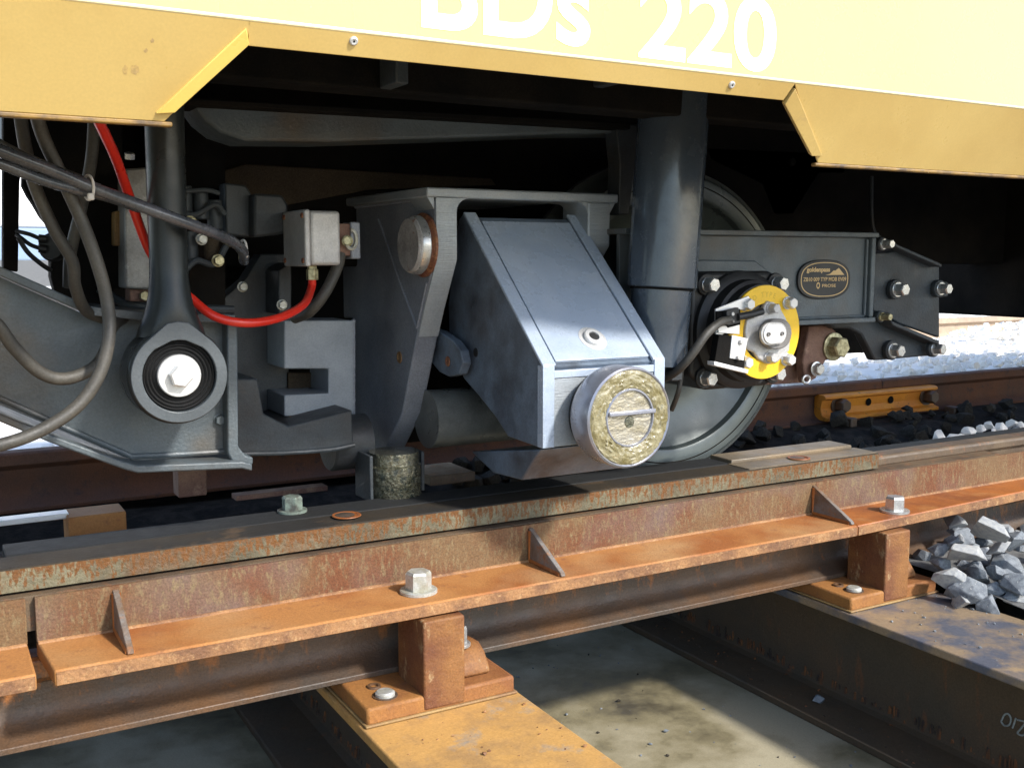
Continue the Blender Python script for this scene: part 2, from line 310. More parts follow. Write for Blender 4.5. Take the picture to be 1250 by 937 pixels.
def rock_bm(seed, flat=.7):
    rnd = random.Random(seed); bm = B()
    for _ in range(13):
        v = Vector((rnd.gauss(0,1), rnd.gauss(0,1), rnd.gauss(0,1))).normalized()
        bm.verts.new((v.x*.5*rnd.uniform(.8,1.1), v.y*.38*rnd.uniform(.8,1.1), v.z*.36*rnd.uniform(.75,1.05)))
    r = bmesh.ops.convex_hull(bm, input=bm.verts)
    bmesh.ops.delete(bm, geom=[e for e in r['geom_interior'] if isinstance(e, bmesh.types.BMVert)], context='VERTS')
    return bm
def rocks(mt, k0, n=10, bev=True):
    out = []
    for k in range(n):
        bm = rock_bm(k0+k)
        if bev:
            bmesh.ops.bevel(bm, geom=bm.edges[:], offset=.012, segments=1, affect='EDGES')
        out.append(mesh_of('ballast_stone', bm, mt, None, 12))
    return out
RG, RP, RD, RF = rocks(M['stone'], 10), rocks(M['stone2'], 30), rocks(M['stone3'], 50), rocks(M['stone_far'], 70, 4)
def put_stone(parent, me, p, s, rot=None):
    o = bpy.data.objects.new('ballast_stone', me); COL.objects.link(o); o.parent = parent
    o.location = Vector(p) - wloc(parent); o.scale = (s, s, s)
    o.rotation_euler = rot or (random.uniform(-.6,.6), random.uniform(-.6,.6), random.uniform(0, 6.3)); return o
def rock_field(name, parent_mat, n, rx, ry, zf, size, seed):
    """uncountable ballast as one mesh"""
    rs = np.random.RandomState(seed); V = []; Fc = []; off = 0; protos = []
    for k in range(8):
        bm = rock_bm(200+k); bm.verts.ensure_lookup_table(); bm.verts.index_update()
        protos.append((np.array([v.co[:] for v in bm.verts]), [[v.index for v in f.verts] for f in bm.faces])); bm.free()
    for i in range(n):
        x, y = rs.uniform(*rx), rs.uniform(*ry); s = rs.uniform(*size); pv, pf = protos[rs.randint(8)]
        q = np.array(Matrix.Rotation(rs.uniform(0, 6.3), 3, 'Z') @ Matrix.Rotation(rs.uniform(-.7, .7), 3, 'X'))
        V.append(pv @ q.T * s + np.array([x, y, zf(x, y) + s*.1])); Fc += [[a+off for a in f] for f in pf]; off += len(pv)
    me = bpy.data.meshes.new(name); me.from_pydata(np.concatenate(V).tolist(), [], Fc); me.update(); me.materials.append(parent_mat)
    o = bpy.data.objects.new(name, me); COL.objects.link(o)
    return stuff(o)
# right-hand heap, stone by stone
big = [(1205,652,.13,'p',-.70),(1178,682,.135,'p',-.76),(1160,662,.075,'g',-.74),(1222,672,.085,'p',-.75),(1238,660,.10,'g',-.73),
       (1225,690,.13,'g',-.80),(1195,700,.09,'g',-.80),(1240,712,.10,'g',-.80),(1158,705,.09,'p',-.80),(1212,722,.09,'g',-.83),
       (1180,722,.12,'g',-.83),(1240,738,.10,'p',-.85),(1205,738,.08,'g',-.85),(1172,735,.07,'p',-.85),(1145,672,.07,'g',-.76),(1150,690,.07,'g',-.79)]
for px, py, s, k, z in big:
    put_stone(bed_r, random.choice(RP if k == 'p' else RG), onZ(px, py, z), s)
for i in range(210):
    x = 2.33 + abs(random.gauss(0, 1))*.75; y = random.uniform(.9, 1.84)
    s = random.uniform(.05, .105); put_stone(bed_r, random.choice(RG + RG + RP), (x, y, zr(x, y) + random.uniform(.0, .05) + .05*max(0, (y-1.2))), s)
for i in range(295):
    x = random.uniform(2.3, 5.6) if i < 230 else random.uniform(1.2, 2.3); y = random.uniform(2.36, 3.10) if i < 230 else random.uniform(2.95, 3.1); s = random.uniform(.05, .11)
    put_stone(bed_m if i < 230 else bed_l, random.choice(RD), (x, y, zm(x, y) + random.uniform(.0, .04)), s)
for px, py, s in ((1147,537,.075),(1165,538,.06),(1184,531,.07),(1196,526,.05),(1206,524,.06),(1215,530,.05),(1222,526,.07),(1235,521,.06),(1178,542,.05),(1245,522,.045)):
    put_stone(bed_m, random.choice(RF), onY(px, py-3, 2.30), s)  # pale material stands in for sunlight on these stones
for i in range(16):
    px = random.uniform(1150, 1300); put_stone(bed_m, random.choice(RF+RG), onY(px, 541-(px-1150)*.19+random.uniform(-3,3), 2.30+random.uniform(0,.06)), random.uniform(.04,.065))
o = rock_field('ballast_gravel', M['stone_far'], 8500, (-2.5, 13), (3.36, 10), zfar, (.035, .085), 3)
o2 = rock_field('ballast_gravel', M['stone_far'], 700, (3.4, 9), (3.34, 4.8), lambda x, y: zfar(x, y)+.02, (.04, .08), 5)
o3 = rock_field('ballast_gravel', M['stone'], 900, (2.3, 6), (-.8, 1.86), zr, (.04, .08), 8)

# running rails
def rail_prof(y0, ztop, h, wfoot, whead, hf=.022, hh=.036, tw=.016):
    c = y0
    return [(c-wfoot/2, ztop-h), (c-wfoot/2, ztop-h+hf*.5), (c-wfoot*.30, ztop-h+hf*.85), (c-tw*1.3, ztop-h+hf*1.35), (c-tw*.75, ztop-h+hf*1.9), (c-tw/2, ztop-h+hf*2.7), (c-tw/2, ztop-hh*1.45), (c-whead/2, ztop-hh), (c-whead/2+.002, ztop-.006), (c-whead/2+.010, ztop),
            (c+whead/2-.010, ztop), (c+whead/2-.002, ztop-.006), (c+whead/2, ztop-hh), (c+tw/2, ztop-hh*1.45), (c+tw/2, ztop-h+hf*2.1), (c+tw*.9, ztop-h+hf*1.3), (c+wfoot/2, ztop-h+hf*.5), (c+wfoot/2, ztop-h)]
def xprism(bm, prof, x0, x1): prism(bm, [(x0, y, z) for y, z in prof], (x1-x0, 0, 0))
def rail(x0, x1, *a, mt, label, **k):
    bm = B(); xprism(bm, rail_prof(*a, **k), x0, x1)
    return tag(obj('rail', bm, mt, bevel=.0015, seg=1), label, 'rail')
support_rail = rail(-4, 5.2, 1.913, -.678, .147, .126, .066, mt=M['rust_dark'], label='dark rusty rail lying on the base plates under the orange angle bars')
wheel_rail = rail(-4, 2.24, 2.20, -.571, .139, .12, .068, mt=M['black_rail'], label='dark rail hidden behind the greasy guide plate that carries the wheel')
jx = onY(1077, 477, 3.17).x
far_a = rail(-12, jx-.002, 3.205, -.54, .165, .13, .070, mt=M['far_rail'], label='far shaded rail left of the joint, under the bogie')
far_b = rail(jx+.002, 30, 3.205, -.54, .165, .13, .070, mt=M['far_rail'], label='far shaded rail right of the joint, in front of the white ballast')
rail(-10, 60, 5.25, -.455, .16, .14, .075, mt=M['tan_rail'], label='dusty tan rail of the neighbouring track beyond the white ballast')
# chairs carrying the wheel rail and the guide plates
for x in (-1.65, -.43, .83, 2.09):
    bm = B(); box(bm, x-.13, x+.13, 1.99, 2.34, ZF+.001, -.711); box(bm, x-.10, x+.10, 1.99, 2.10, -.71, -.567)
    tag(obj('rail_chair', bm, M['rust_dark'], bevel=.003), {-1.65: 'dark rail chair on the sleeper beyond the left edge', -.43: 'dark rusty rail chair under the greasy plate at the far left', .83: 'dark rusty rail chair behind the left rust post', 2.09: 'dark rusty rail chair behind the right rust post'}[x], 'rail chair', 'rail chairs on the steel sleepers')
for (x, y) in ((.86, 2.62), (.56, 2.8), (1.2, 2.66)):
    pass

# steel sleepers (broad-flange beams)
def sleeper(x0, label, mtop):
    x1 = x0 + .335; t = .021; zb = ZF - .325
    e = thing('steel_sleeper', label, 'steel sleeper', ((x0+x1)/2, 1.4, zb), 'broad steel sleepers under the rails')
    bm = B(); box(bm, x0, x1, .05, 3.6, ZF-t, ZF); obj('top_flange', bm, mtop, e, .004)
    bm = B(); box(bm, x0, x1, .05, 3.6, zb, zb+t); obj('bottom_flange', bm, M['web'], e, .004)
    bm = B(); c = (x0+x1)/2; prism(bm, [(c-.03, .05, zb+t), (c-.012, .05, zb+t+.006), (c-.0065, .05, zb+t+.03), (c-.0065, .05, ZF-t-.03), (c-.012, .05, ZF-t-.006), (c-.03, .05, ZF-t), (c+.03, .05, ZF-t), (c+.0065, .05, ZF-t-.03), (c+.0065, .05, zb+t+.03), (c+.03, .05, zb+t)], (0, 3.55, 0))
    obj('web', bm, M['web'], e)
    bm = B(); y = .2; rnd = random.Random(int(x0*100))
    while y < 3.4:
        wd = rnd.uniform(.004, .012); h0 = rnd.uniform(.0, .012); h1 = rnd.uniform(.016, .05)
        if rnd.random() < .75: prism(bm, [(c-.0070, y, zb+t+.008+h0), (c-.0070, y+wd, zb+t+.008+h0*.6), (c-.0068, y+wd*.8, zb+t+h1), (c-.0068, y+wd*.3, zb+t+h1*.9)], (-.0022-.003*rnd.random(), 0, -.001))
        y += wd + rnd.uniform(0, .006)
    stuff(obj('rust_scale', bm, M['scale'], e))
    return e
sl0 = sleeper(-.60, 'dark steel sleeper at the far left, lost in the shade under the rails', M['flange'])
sl1 = sleeper(.665, 'orange topped steel sleeper coming forward under the left rust post', M['flange'])
sl2 = sleeper(1.93, 'steel sleeper with blackened top flange beside the grey stones, chalk 210 on its web', M['flange_grey'])
# chalk figures on the web of the right sleeper, upside down
xw = 1.93 + .1675 - .0085
for strokes in ([[(1222,880),(1226,872),(1231,871),(1234,877),(1232,884),(1226,885),(1222,880)]], [[(1240,876),(1236,888)]], [[(1242,878),(1251,881),(1246,889),(1242,894),(1248,897),(1254,893)]]):
    bm = B()
    for st in strokes: tube(bm, [onX(a, b, xw) for a, b in st], .0022, 6, 4)
    obj('chalk_figure', bm, M['chalk'], sl2)

# base plates with posts, clamps and bolts
def base_plate(dx, label):
    x0, x1, y0, y1 = .675+dx, .99+dx, 1.717, 2.0; zt = ZF + .042
    e = thing('base_plate', label, 'rail fastening', ((x0+x1)/2, 1.85, ZF), 'rust posts on base plates')
    bm = B(); box(bm, x0, x1, y0, y1, ZF+.002, ZB); obj('plate', bm, M['base'], e, .006)
    bm = B(); box(bm, x0-.004, x1+.004, y0-.005, y1, ZF+.001, ZF+.006); obj('weld_seam', bm, M['yellow_rust'], e, .002)
    bm = B(); px0 = .79+dx; box(bm, px0, px0+.088, y0-.002, 1.838, ZF+.008, -.679); obj('post', bm, M['post'], e, .0045, 3)
    # holes and bolts in the pad
    bm = B(); lathe(bm, (.728+dx, 1.757, ZB-.001), (0,0,1), [(0,.024),(.003,.024),(.003,.020),(-.004,.020),(-.004,0)], 28); obj('bolt_seat', bm, M['rust_dark'], e)
    bm = B(); lathe(bm, (.728+dx, 1.757, ZB-.003), (0,0,1), [(0,0),(0,.019),(.010,.019),(.013,.015),(.013,0)], 24); obj('bolt_head', bm, M['bolt_grey'], e)
    bm = B(); lathe(bm, (.725+dx, 1.805, ZB), (0,0,1), [(0,.014),(.004,.013),(.004,.008),(-.003,.008),(-.003,0)], 20); obj('small_hole', bm, M['rust_dark'], e)
    # clamp with its bolt beside the post
    bm = B(); cx = .892+dx
    prism(bm, [(cx, y, z) for y, z in ((1.752, ZB), (1.752, ZB+.012), (1.775, ZB+.040), (1.80, ZB+.052), (1.85, ZB+.050), (1.87, ZB+.035), (1.87, ZB))], (.062, 0, 0)); obj('clamp', bm, M['post'], e, .006)
    bolt(e, (cx+.016, 1.80, ZB+.051), (0,0,1), .016, .034, M['zinc'])
    return e
base_plate(0, 'rusty post on a base plate with clamp, on the left orange sleeper')
base_plate(1.265, 'rusty post on a base plate beside the grey stones, on the right sleeper')

# angle bars in front
def gusset(parent, x, lean=0):
    bm = B(); tube(bm, [(x+.0055, 1.866, -.58), (x+.0055, 1.866, -.646), (x+.0055, 1.745, -.646)], .008, 8, 0); obj('weld', bm, M['rust_wet'], parent)
    bm = B(); prism(bm, [(x, 1.8695, -.574), (x, 1.8695, -.647), (x+.0, 1.737, -.647), (x, 1.742, -.640)], (.011, 0, 0))
    return obj('gusset', bm, M['gusset'], parent, .0015)
def angle_bar(x0, x1, label, mh, yf0=1.730, yf1=1.730, y_cut=0, g=(), zt=-.57):
    e = thing('angle_bar', label, 'angle bar', ((x0+x1)/2, 1.85, -.67))
    bm = B(); prof = [(1.870, -.6475), (1.870, zt+.003), (1.873, zt), (1.886, zt), (1.886, -.6475)]
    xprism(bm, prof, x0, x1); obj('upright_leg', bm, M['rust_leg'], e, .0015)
    bm = B(); n = 8; top = [(x0 + y_cut*(1.87-yf0)/.14, yf0, -.6485), (x1, yf1, -.6485), (x1, 1.886, -.6485), (x0, 1.886, -.6485)]
    prism(bm, top, (0, 0, -.0275)); obj('flat_leg', bm, mh, e, .004, 3)
    bm = B(); tube(bm, [(x0+.002, 1.8695, -.6485), (x1-.002, 1.8695, -.6485)], .0045, 8, 0); obj('fillet', bm, M['rust_edge'], e)
    bm = B(); pr = [(yf0+(yf1-yf0)*t, 0) for t in (0, 1)]
    prism(bm, [(x0+y_cut+.003, yf0-.0014, -.6525), (x1-.002, yf1-.0014, -.6525), (x1-.002, yf1-.0014, -.6735), (x0+y_cut+.003, yf0-.0014, -.6735)], (0, .003, 0)); obj('edge', bm, M['rust_edge'], e)
    for x in g: gusset(e, x)
    return e
g1 = onY(137, 722, 1.87).x; g2 = onY(645, 650, 1.87).x; g3 = onY(992, 598, 1.87).x
cut = onY(42, 730, 1.87).x
an0 = angle_bar(-3.0, cut-.014, 'short orange angle bar end at the left edge, left of the saw cut', M['rust'])
an1 = angle_bar(cut, g3+.011, 'long orange angle bar with three gussets along the front', M['rust'], y_cut=.012, g=(g1, g2, g3-.002))
an2 = angle_bar(g3+.0115, 3.6, 'deeper orange angle bar at the right, narrowing behind the grey stones', M['rust_wet'], yf0=1.730, yf1=1.815)
p = onZ(511, 722, -.648); bolt(an1, p, (0,0,1), .0255, .036, M['bolt_grey'], spin=.2)
p = onZ(1092, 624, -.648); bolt(an2, p, (0,0,1), .0255, .034, M['zinc'], spin=.1)
for e, p in ((an1, onZ(511, 722, -.648)), (an2, onZ(1092, 624, -.648))): pass

# guide plates
gp = thing('guide_plate', 'long thick steel plate with rust streaked front edge behind the angle bar', 'guide plate', (.3, 1.96, -.565))
xe = onY(1074, 555, 1.90).x
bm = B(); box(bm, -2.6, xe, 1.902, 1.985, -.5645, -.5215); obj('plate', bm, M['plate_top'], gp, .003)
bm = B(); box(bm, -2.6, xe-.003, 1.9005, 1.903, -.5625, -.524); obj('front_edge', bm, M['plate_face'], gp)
bm = B(); box(bm, -2.6, xe+.5, 1.8865, 1.99, -.63, -.5685); obj('packing_strip', bm, M['bar'], gp)
xr = onZ(905, 570, -.52).x
bm = B(); box(bm, xr, xe-.004, 1.9055, 1.985, -.522, -.5197); obj('bare_top', bm, M['plate_top2'], gp)
bm = B(); box(bm, onY(5, 655, 1.99).x, xe-.45, 1.987, 2.075, -.563, -.5205); obj('rear_strip', bm, M['mat_black'], gp, .003)
bm = B(); box(bm, xe-.448, xe-.012, 1.987, 2.072, -.563, -.512); obj('rear_strip', bm, M['plate_top2'], gp, .003)
for px, py in ((423, 629), (975, 559)):
    p = onZ(px, py, -.5185); bm = B(); lathe(bm, p + Vector((0,0,.0006)), (0,0,1), [(.0, .030), (.0015, .029), (.0015, .024), (-.0005, .022), (-.0005, 0)], 32); ch = obj('countersunk_hole', bm, M['rust_wet'], gp)
    bm = B(); lathe(bm, p + Vector((-.003,.004,.0012)), (0,0,1), [(0,.021),(.0006,.020),(.0006,0)], 28); obj('bore', bm, M['rust_dark'], ch)
p = onZ(357, 624, -.520); bolt(gp, p, (0,0,1), .021, .028, M['green_bolt'], name='bolt')
# continuation of the track at the right
bm = B(); xprism(bm, [(1.945, -.66), (1.945, -.575), (1.938, -.565), (1.938, -.548), (1.945, -.541), (2.0, -.541), (2.0, -.66)], xe+.01, 5.0)
tag(obj('guide_bar', bm, M['bar'], bevel=.003), 'brown steel bar continuing the guide plate to the right edge', 'guide bar')
bm = B(); box(bm, xe+.02, 5.0, 2.004, 2.17, -.60, -.572); tag(obj('rubber_mat', bm, M['mat_black'], bevel=.004), 'black mat lying behind the brown bar at the right', 'rubber mat')
for i in range(22):
    px = 1085 + random.random()*150
    

# fishplate on the far rail
fp = thing('fishplate', 'orange painted fishplate bolted over the joint of the far rail', 'fishplate', (onY(1075, 490, 3.14).x, 3.13, -.70))
a = onY(1006, 482, 3.14); b = onY(1143, 468, 3.14); fx0, fx1 = a.x, b.x
bm = B(); xprism(bm, [(3.145, -.579), (3.130, -.586), (3.130, -.596), (3.150, -.604), (3.158, -.640), (3.148, -.668), (3.120, -.676), (3.120, -.690), (3.195, -.690), (3.195, -.579)], fx0, fx1)
obj('splice_bar', bm, M['fish'], fp, .002)
for t, big_ in ((.14, 1), (.40, 0), (.60, 0), (.93, 1)):
    x = fx0 + (fx1-fx0)*t
    if big_:
        bolt(fp, (x, 3.155, -.628), (0,-1,0), .030, .045, M['rust_dark'])
    else:
        bm = B(); lathe(bm, (x, 3.1525, -.628), (0,-1,0), [(0,.017),(.003,.016),(.003,0)], 20); obj('bolt_hole', bm, M['black'], fp)
for px, py in ((1041, 507), (1168, 486)):
    p = onY(px, py, 3.05); bm = B(); box(bm, p.x-.02, p.x+.02, 3.04, 3.10, -.74, -.67); o = obj('rail_clip', bm, M['rust_dark'], bevel=.006)
    tag(o, 'dark rail clip under the orange fishplate' if px == 1041 else 'dark rail clip right of the orange fishplate end', 'rail clip', 'rail clips by the fishplate')

# white coach and buildings in the distance, seen through the gap at the left
wc = thing('white_coach', 'white coach with blue grey lower band parked beyond, seen through the gap at left', 'railway coach', (0, 13.2, -.4))
bm = B(); box(bm, -9, 9.0, 12.0, 14.6, .32, 3.0); obj('body', bm, M['coach_white'], wc, .05)
bm = B(); box(bm, -9, 9.0, 11.99, 14.61, -.02, .319); obj('lower_band', bm, M['coach_blue'], wc, .02)
for i in range(8):
    bm = B(); box(bm, -8.4+i*2.1, -7.0+i*2.1, 11.975, 11.992, 1.15, 2.05); obj('window', bm, M['glass'], wc, .02)
for x in (-6.5, 6.0):
    for dx in (-.9, .9):
        bm = B(); cyl(bm, (x+dx, 12.3, -.32), (x+dx, 12.42, -.32), .36); obj('wheel', bm, M['black'], wc)

# ============================================================ YELLOW RAIL COACH
ZK = .300
def skY(z): return 1.34 + (ZK - z) * .56
def onSk(px, py):
    # plane: y + .56 z = 1.34 + .56*ZK
    d = ray(px, py); t = (1.34 + .56*ZK) / (d.y + .56*d.z); return d * t
rc = thing('rail_coach', 'yellow painted railway coach body with white lettering above the wheels', 'railway coach', (1.2, 2.0, .17))  # body cut low and narrow so sunlight reaches the far ballast
nskv = Vector((0, 1, .56)).normalized()
bm = B(); box(bm, -3.0, 7.5, 1.34, 1.345, ZK, .62)
obj('side_panel', bm, M['yellow'], rc, .0015)
# slightly rolled crease, its highlight put into a paler paint
bm = B(); tube(bm, [(-3.0, 1.3425, ZK+.0005), (7.5, 1.3425, ZK+.0005)], .0032, 10, 0); obj('crease_bead', bm, M['crease'], rc)
zl = .175
tl = onSk(300, 34); bl = onSk(186, 135); tr = onSk(970, 108); br = onSk(1003, 188)
def skp(x, z): return Vector((x, skY(z), z))
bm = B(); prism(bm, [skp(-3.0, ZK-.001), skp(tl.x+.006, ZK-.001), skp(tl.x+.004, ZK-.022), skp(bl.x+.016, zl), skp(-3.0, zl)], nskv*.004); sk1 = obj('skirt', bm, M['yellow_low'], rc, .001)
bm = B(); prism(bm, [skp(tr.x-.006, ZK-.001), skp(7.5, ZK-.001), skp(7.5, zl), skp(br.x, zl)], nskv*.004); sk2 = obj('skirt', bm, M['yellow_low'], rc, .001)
for x0, x1 in ((-3.0, bl.x+.026), (br.x-.006, 7.5)):
    bm = B(); box(bm, x0, x1, skY(zl)-.0005, skY(zl)+.012, zl-.006, zl+.0005); obj('skirt_edge', bm, M['skirt_edge'], rc, .002)
ze = (onSk(305, 53).z + onSk(960, 126).z) / 2
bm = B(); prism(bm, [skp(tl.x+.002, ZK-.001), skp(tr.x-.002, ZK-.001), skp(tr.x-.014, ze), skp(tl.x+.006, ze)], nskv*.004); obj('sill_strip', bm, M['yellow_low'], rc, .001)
dn = -nskv*.003
bm = B(); prism(bm, [tl + dn, onSk(304, 54) + dn, onSk(213, 137) + dn, bl + Vector((.004,0,-.003)) + dn], nskv*.010); obj('corner_trim', bm, M['yellow'], rc, .001)  # lighter yellow than the right trim; its facing to the light is painted
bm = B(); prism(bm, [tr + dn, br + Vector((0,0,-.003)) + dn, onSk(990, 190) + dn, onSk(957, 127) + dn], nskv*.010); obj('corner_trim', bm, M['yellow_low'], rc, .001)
for px, py in ((431.5, 50), (893, 103.5)):
    p = onSk(px, py); bm = B(); lathe(bm, p, -nskv, [(0,.0062),(.0022,.0058),(.0034,.004),(.0026,.0018),(.0026,0)], 20); obj('rivet', bm, M['whitewash'], rc)
    bm = B(); cyl(bm, p - nskv*.0026, p - nskv*.0031, .0014, n=10); obj('rivet_core', bm, M['black'], rc)
# lettering
bl1 = onY(514, 33, 1.34); bl2 = onY(720, 56, 1.34); c1 = onY(779, 68, 1.34); c2 = onY(946, 88, 1.34)
hz = .120
letters('lettering', 'BDs', M['white_print'], rc, bl1.x, bl2.x, 1.3397, bl1.z-.002, bl1.z-.002+hz, .022)
letters('lettering', '220', M['white_print'], rc, c1.x, c2.x, 1.3397, c1.z-.004, c1.z-.004+hz, .022)
# dirt smudges on the left skirt
for cx_, cy_, w_, h_ in ((153, 86, 3.5, 7), (165, 85, 6, 8), (178, 62, 3, 3), (186, 50, 2.5, 3)):
    bm = B(); prism(bm, [onSk(cx_ + math.cos(t)*w_*random.uniform(.6,1.1), cy_ + math.sin(t)*h_*random.uniform(.6,1.1)) - nskv*.0002 for t in [2*math.pi*i/14 for i in range(14)]], nskv*.0006)
    obj('dirt_smudge', bm, M['smudge'], rc)
# underside: floor, sill members, frames
bm = B(); box(bm, -3.0, 7.5, 1.36, 2.62, .41, .44); obj('floor', bm, M['black'], rc)  # floor stops short of the far side to let sunlight past
bm = B(); box(bm, .27, 7.5, 2.45, 2.60, -.02, .409); obj('dark_sill_backing', bm, M['black'], rc, .01)  # added black backing that keeps the space under the coach dark
bm = B(); box(bm, -3.0, 7.5, 1.78, 1.86, .30, .41); obj('sill_member', bm, M['black'], rc, .005)
for px in (480, 742):
    p = onY(px, 92, 1.74); bm = B(); box(bm, p.x-.012, p.x+.012, 1.70, 1.775, p.z-.02, .41); obj('hanger_lug', bm, M['frame_dark'], rc, .003)
pts = [(236,126),(262,128),(480,138),(700,152),(780,156),(780,162),(725,163),(700,163),(560,168),(400,173),(300,172),(270,162),(250,146)]
bm = B(); prism(bm, poly('Y', 2.02, pts), (0, .12, 0)); obj('bolster', bm, M['frame'], rc, .006)
bm = B(); prism(bm, poly('Y', 2.0, [(752,152),(780,152),(780,172),(776,200),(768,262),(756,262),(757,200)]), (0, .05, 0)); obj('bolster_leg', bm, M['frame_dark'], rc, .003)
bm = B(); prism(bm, poly('Y', 1.98, [(205,118),(770,150),(770,158),(205,126)]), (0, .10, 0)); obj('bolster_rail', bm, M['black'], rc, .003)
# equipment case at the right
bm = B(); box(bm, 3.5, 7.5, 1.9, 2.9, -.215, .41); obj('equipment_case', bm, M['black'], rc, .01)
bm = B(); prism(bm, poly('Y', 2.45, [(862,180),(1040,188),(1030,212),(1000,212),(968,262),(945,262),(930,225),(868,196)]), (0, .06, 0)); obj('brake_bracket', bm, M['frame_dark'], rc, .003)
for px, py in ((965, 198), (1000, 200)):
    bolt(rc, onY(px, py, 2.449), (0,-1,0), .014, .012, M['black'], washer=0)
bm = B(); tube(bm, [onY(1064, 215, 2.3), onY(1064, 262, 2.3), onY(1067, 282, 2.3), onY(1074, 290, 2.3)], .006, 8); obj('drain_pipe', bm, M['frame_dark'], rc)

# ============================================================ BOGIE FRAME
bg = thing('bogie_frame', 'grey painted bogie frame with plated side at left and boxed side beam at right', 'bogie frame', (1.2, 2.0, -.46))
YW = 1.97
face = [(-60,318),(0,338),(90,378),(120,390),(285,392),(288,553),(165,562),(150,557),(0,494),(-60,470)]
bm = B(); prism(bm, poly('Y', YW, face), (0, .014, 0)); obj('side_plate', bm, M['frame'], bg)
def strip(name, pts, y, dy, th, mt, parent, bevel=.002):
    """flange following a line of photo points on plane Y=y, th metres thick downwards"""
    P = poly('Y', y, pts); q = [p + Vector((0,0,-th)) for p in P]; bm = B(); prism(bm, P + q[::-1], (0, dy, 0)); return obj(name, bm, mt, parent, bevel)
strip('top_flange', [(-60,300),(0,325),(84,362),(112,374),(180,381),(287,384)], 1.925, .24, .016, M['frame'], bg)
strip('bottom_flange', [(-60,474),(0,505),(60,530),(150,563),(168,568),(296,563),(308,566)], 1.915, .26, .014, M['frame'], bg, .003)
bm = B(); tube(bm, [p + Vector((0,-.003,0)) for p in poly('Y', YW, [(-60,462),(0,486),(148,551),(170,556),(280,550)])], .005, 8, 4); obj('weld_seam', bm, M['frame'], bg)
bm = B(); prism(bm, poly('Y', 1.935, [(277,390),(290,390),(291,545),(300,556),(309,558),(309,567),(285,567),(278,552)]), (0, .05, 0)); obj('end_plate', bm, M['frame'], bg, .003)
# recessed box between frame and clevis
bm = B(); prism(bm, poly('Y', 2.12, [(288,462),(315,462),(322,505),(352,520),(430,500),(432,546),(400,552),(288,556)]), (0, .3, 0)); obj('inner_box', bm, M['frame_dark'], bg, .004)
bm = B(); prism(bm, poly('Y', 2.35, [(245,440),(245,388),(300,340),(318,310),(353,310),(353,500),(245,520)]), (0, .06, 0)); obj('inner_plate', bm, M['frame_dark'], bg, .003)
bm = B(); prism(bm, poly('Y', 2.25, [(340,330),(356,320),(356,382),(340,384)]), (0, .1, 0)); obj('inner_rib', bm, M['frame_dark'], bg, .003)
bm = B(); prism(bm, poly('Y', 2.20, [(274,223),(300,226),(308,238),(308,290),(276,286)]), (0, .05, 0)); obj('spring_stop', bm, M['frame_dark'], bg, .004)
bm = B(); prism(bm, poly('Y', 2.16, [(310,236),(345,238),(352,250),(352,284),(338,287),(310,290)]), (0, .10, 0)); obj('spring_stop', bm, M['frame_dark'], bg, .006)
bm = B(); prism(bm, poly('Y', 2.42, [(262,212),(300,200),(600,218),(606,226),(450,232),(352,250),(300,240)]), (0, .03, 0)); obj('cross_beam', bm, M['brown'], bg, .003)
bm = B(); prism(bm, poly('Y', 2.55, [(215,300),(860,300),(860,480),(740,520),(440,545),(330,545),(320,500),(215,480)]), (0, .08, 0)); obj('dark_transom_backing', bm, M['black'], bg, .003)  # added black backing behind the bracket; shade painted as a dark sheet
for px, py in ((296,350), (344,372), (268,512)):
    bolt(bg, onY(px, py, {296: 2.349, 344: 2.249, 268: YW}[px]), (0,-1,0), .010, .010, M['bolt_grey'] if px != 268 else M['frame'], washer=1.2)
bm = B(); tube(bm, [Vector((onY(x, 400, 2.119).x, 2.118, onY(x, y, 2.119).z)) for x, y in ((290,554),(340,553),(398,549),(430,543))], .005, 8, 4); obj('weld_seam', bm, M['frame_dark'], bg)
# right-hand side beam
YB = 1.95
bt = poly('Y', YB, [(835,288),(1062,291),(1062,384),(835,392)]); zt_, zb_ = bt[1].z + .002, onY(1000, 389, YB).z
xb0, xb1 = onY(848, 300, YB).x - .22, onY(1060, 300, YB).x
bm = B(); box(bm, xb0, xb1, YB, YB+.012, zb_, zt_); obj('beam_web', bm, M['frame'], bg, .001)
bm = B(); box(bm, xb0, xb1+.015, YB-.022, YB+.16, zt_, zt_+.013); obj('beam_flange', bm, M['frame'], bg, .002)
bm = B(); box(bm, xb0, xb1+.015, YB-.022, YB+.16, zb_-.013, zb_); obj('beam_flange', bm, M['frame'], bg, .002)
bm = B(); box(bm, xb1-.006, xb1+.010, YB-.018, YB+.15, zb_, zt_); obj('end_rib', bm, M['frame'], bg, .003)
bm = B(); tube(bm, [(xb1-.009, YB-.003, zb_+.005), (xb1-.009, YB-.003, zt_-.005)], .005, 8, 0); tube(bm, [(xb0, YB-.002, zb_+.003), (xb1-.01, YB-.002, zb_+.003)], .004, 8, 0); obj('weld_seam', bm, M['frame'], bg)
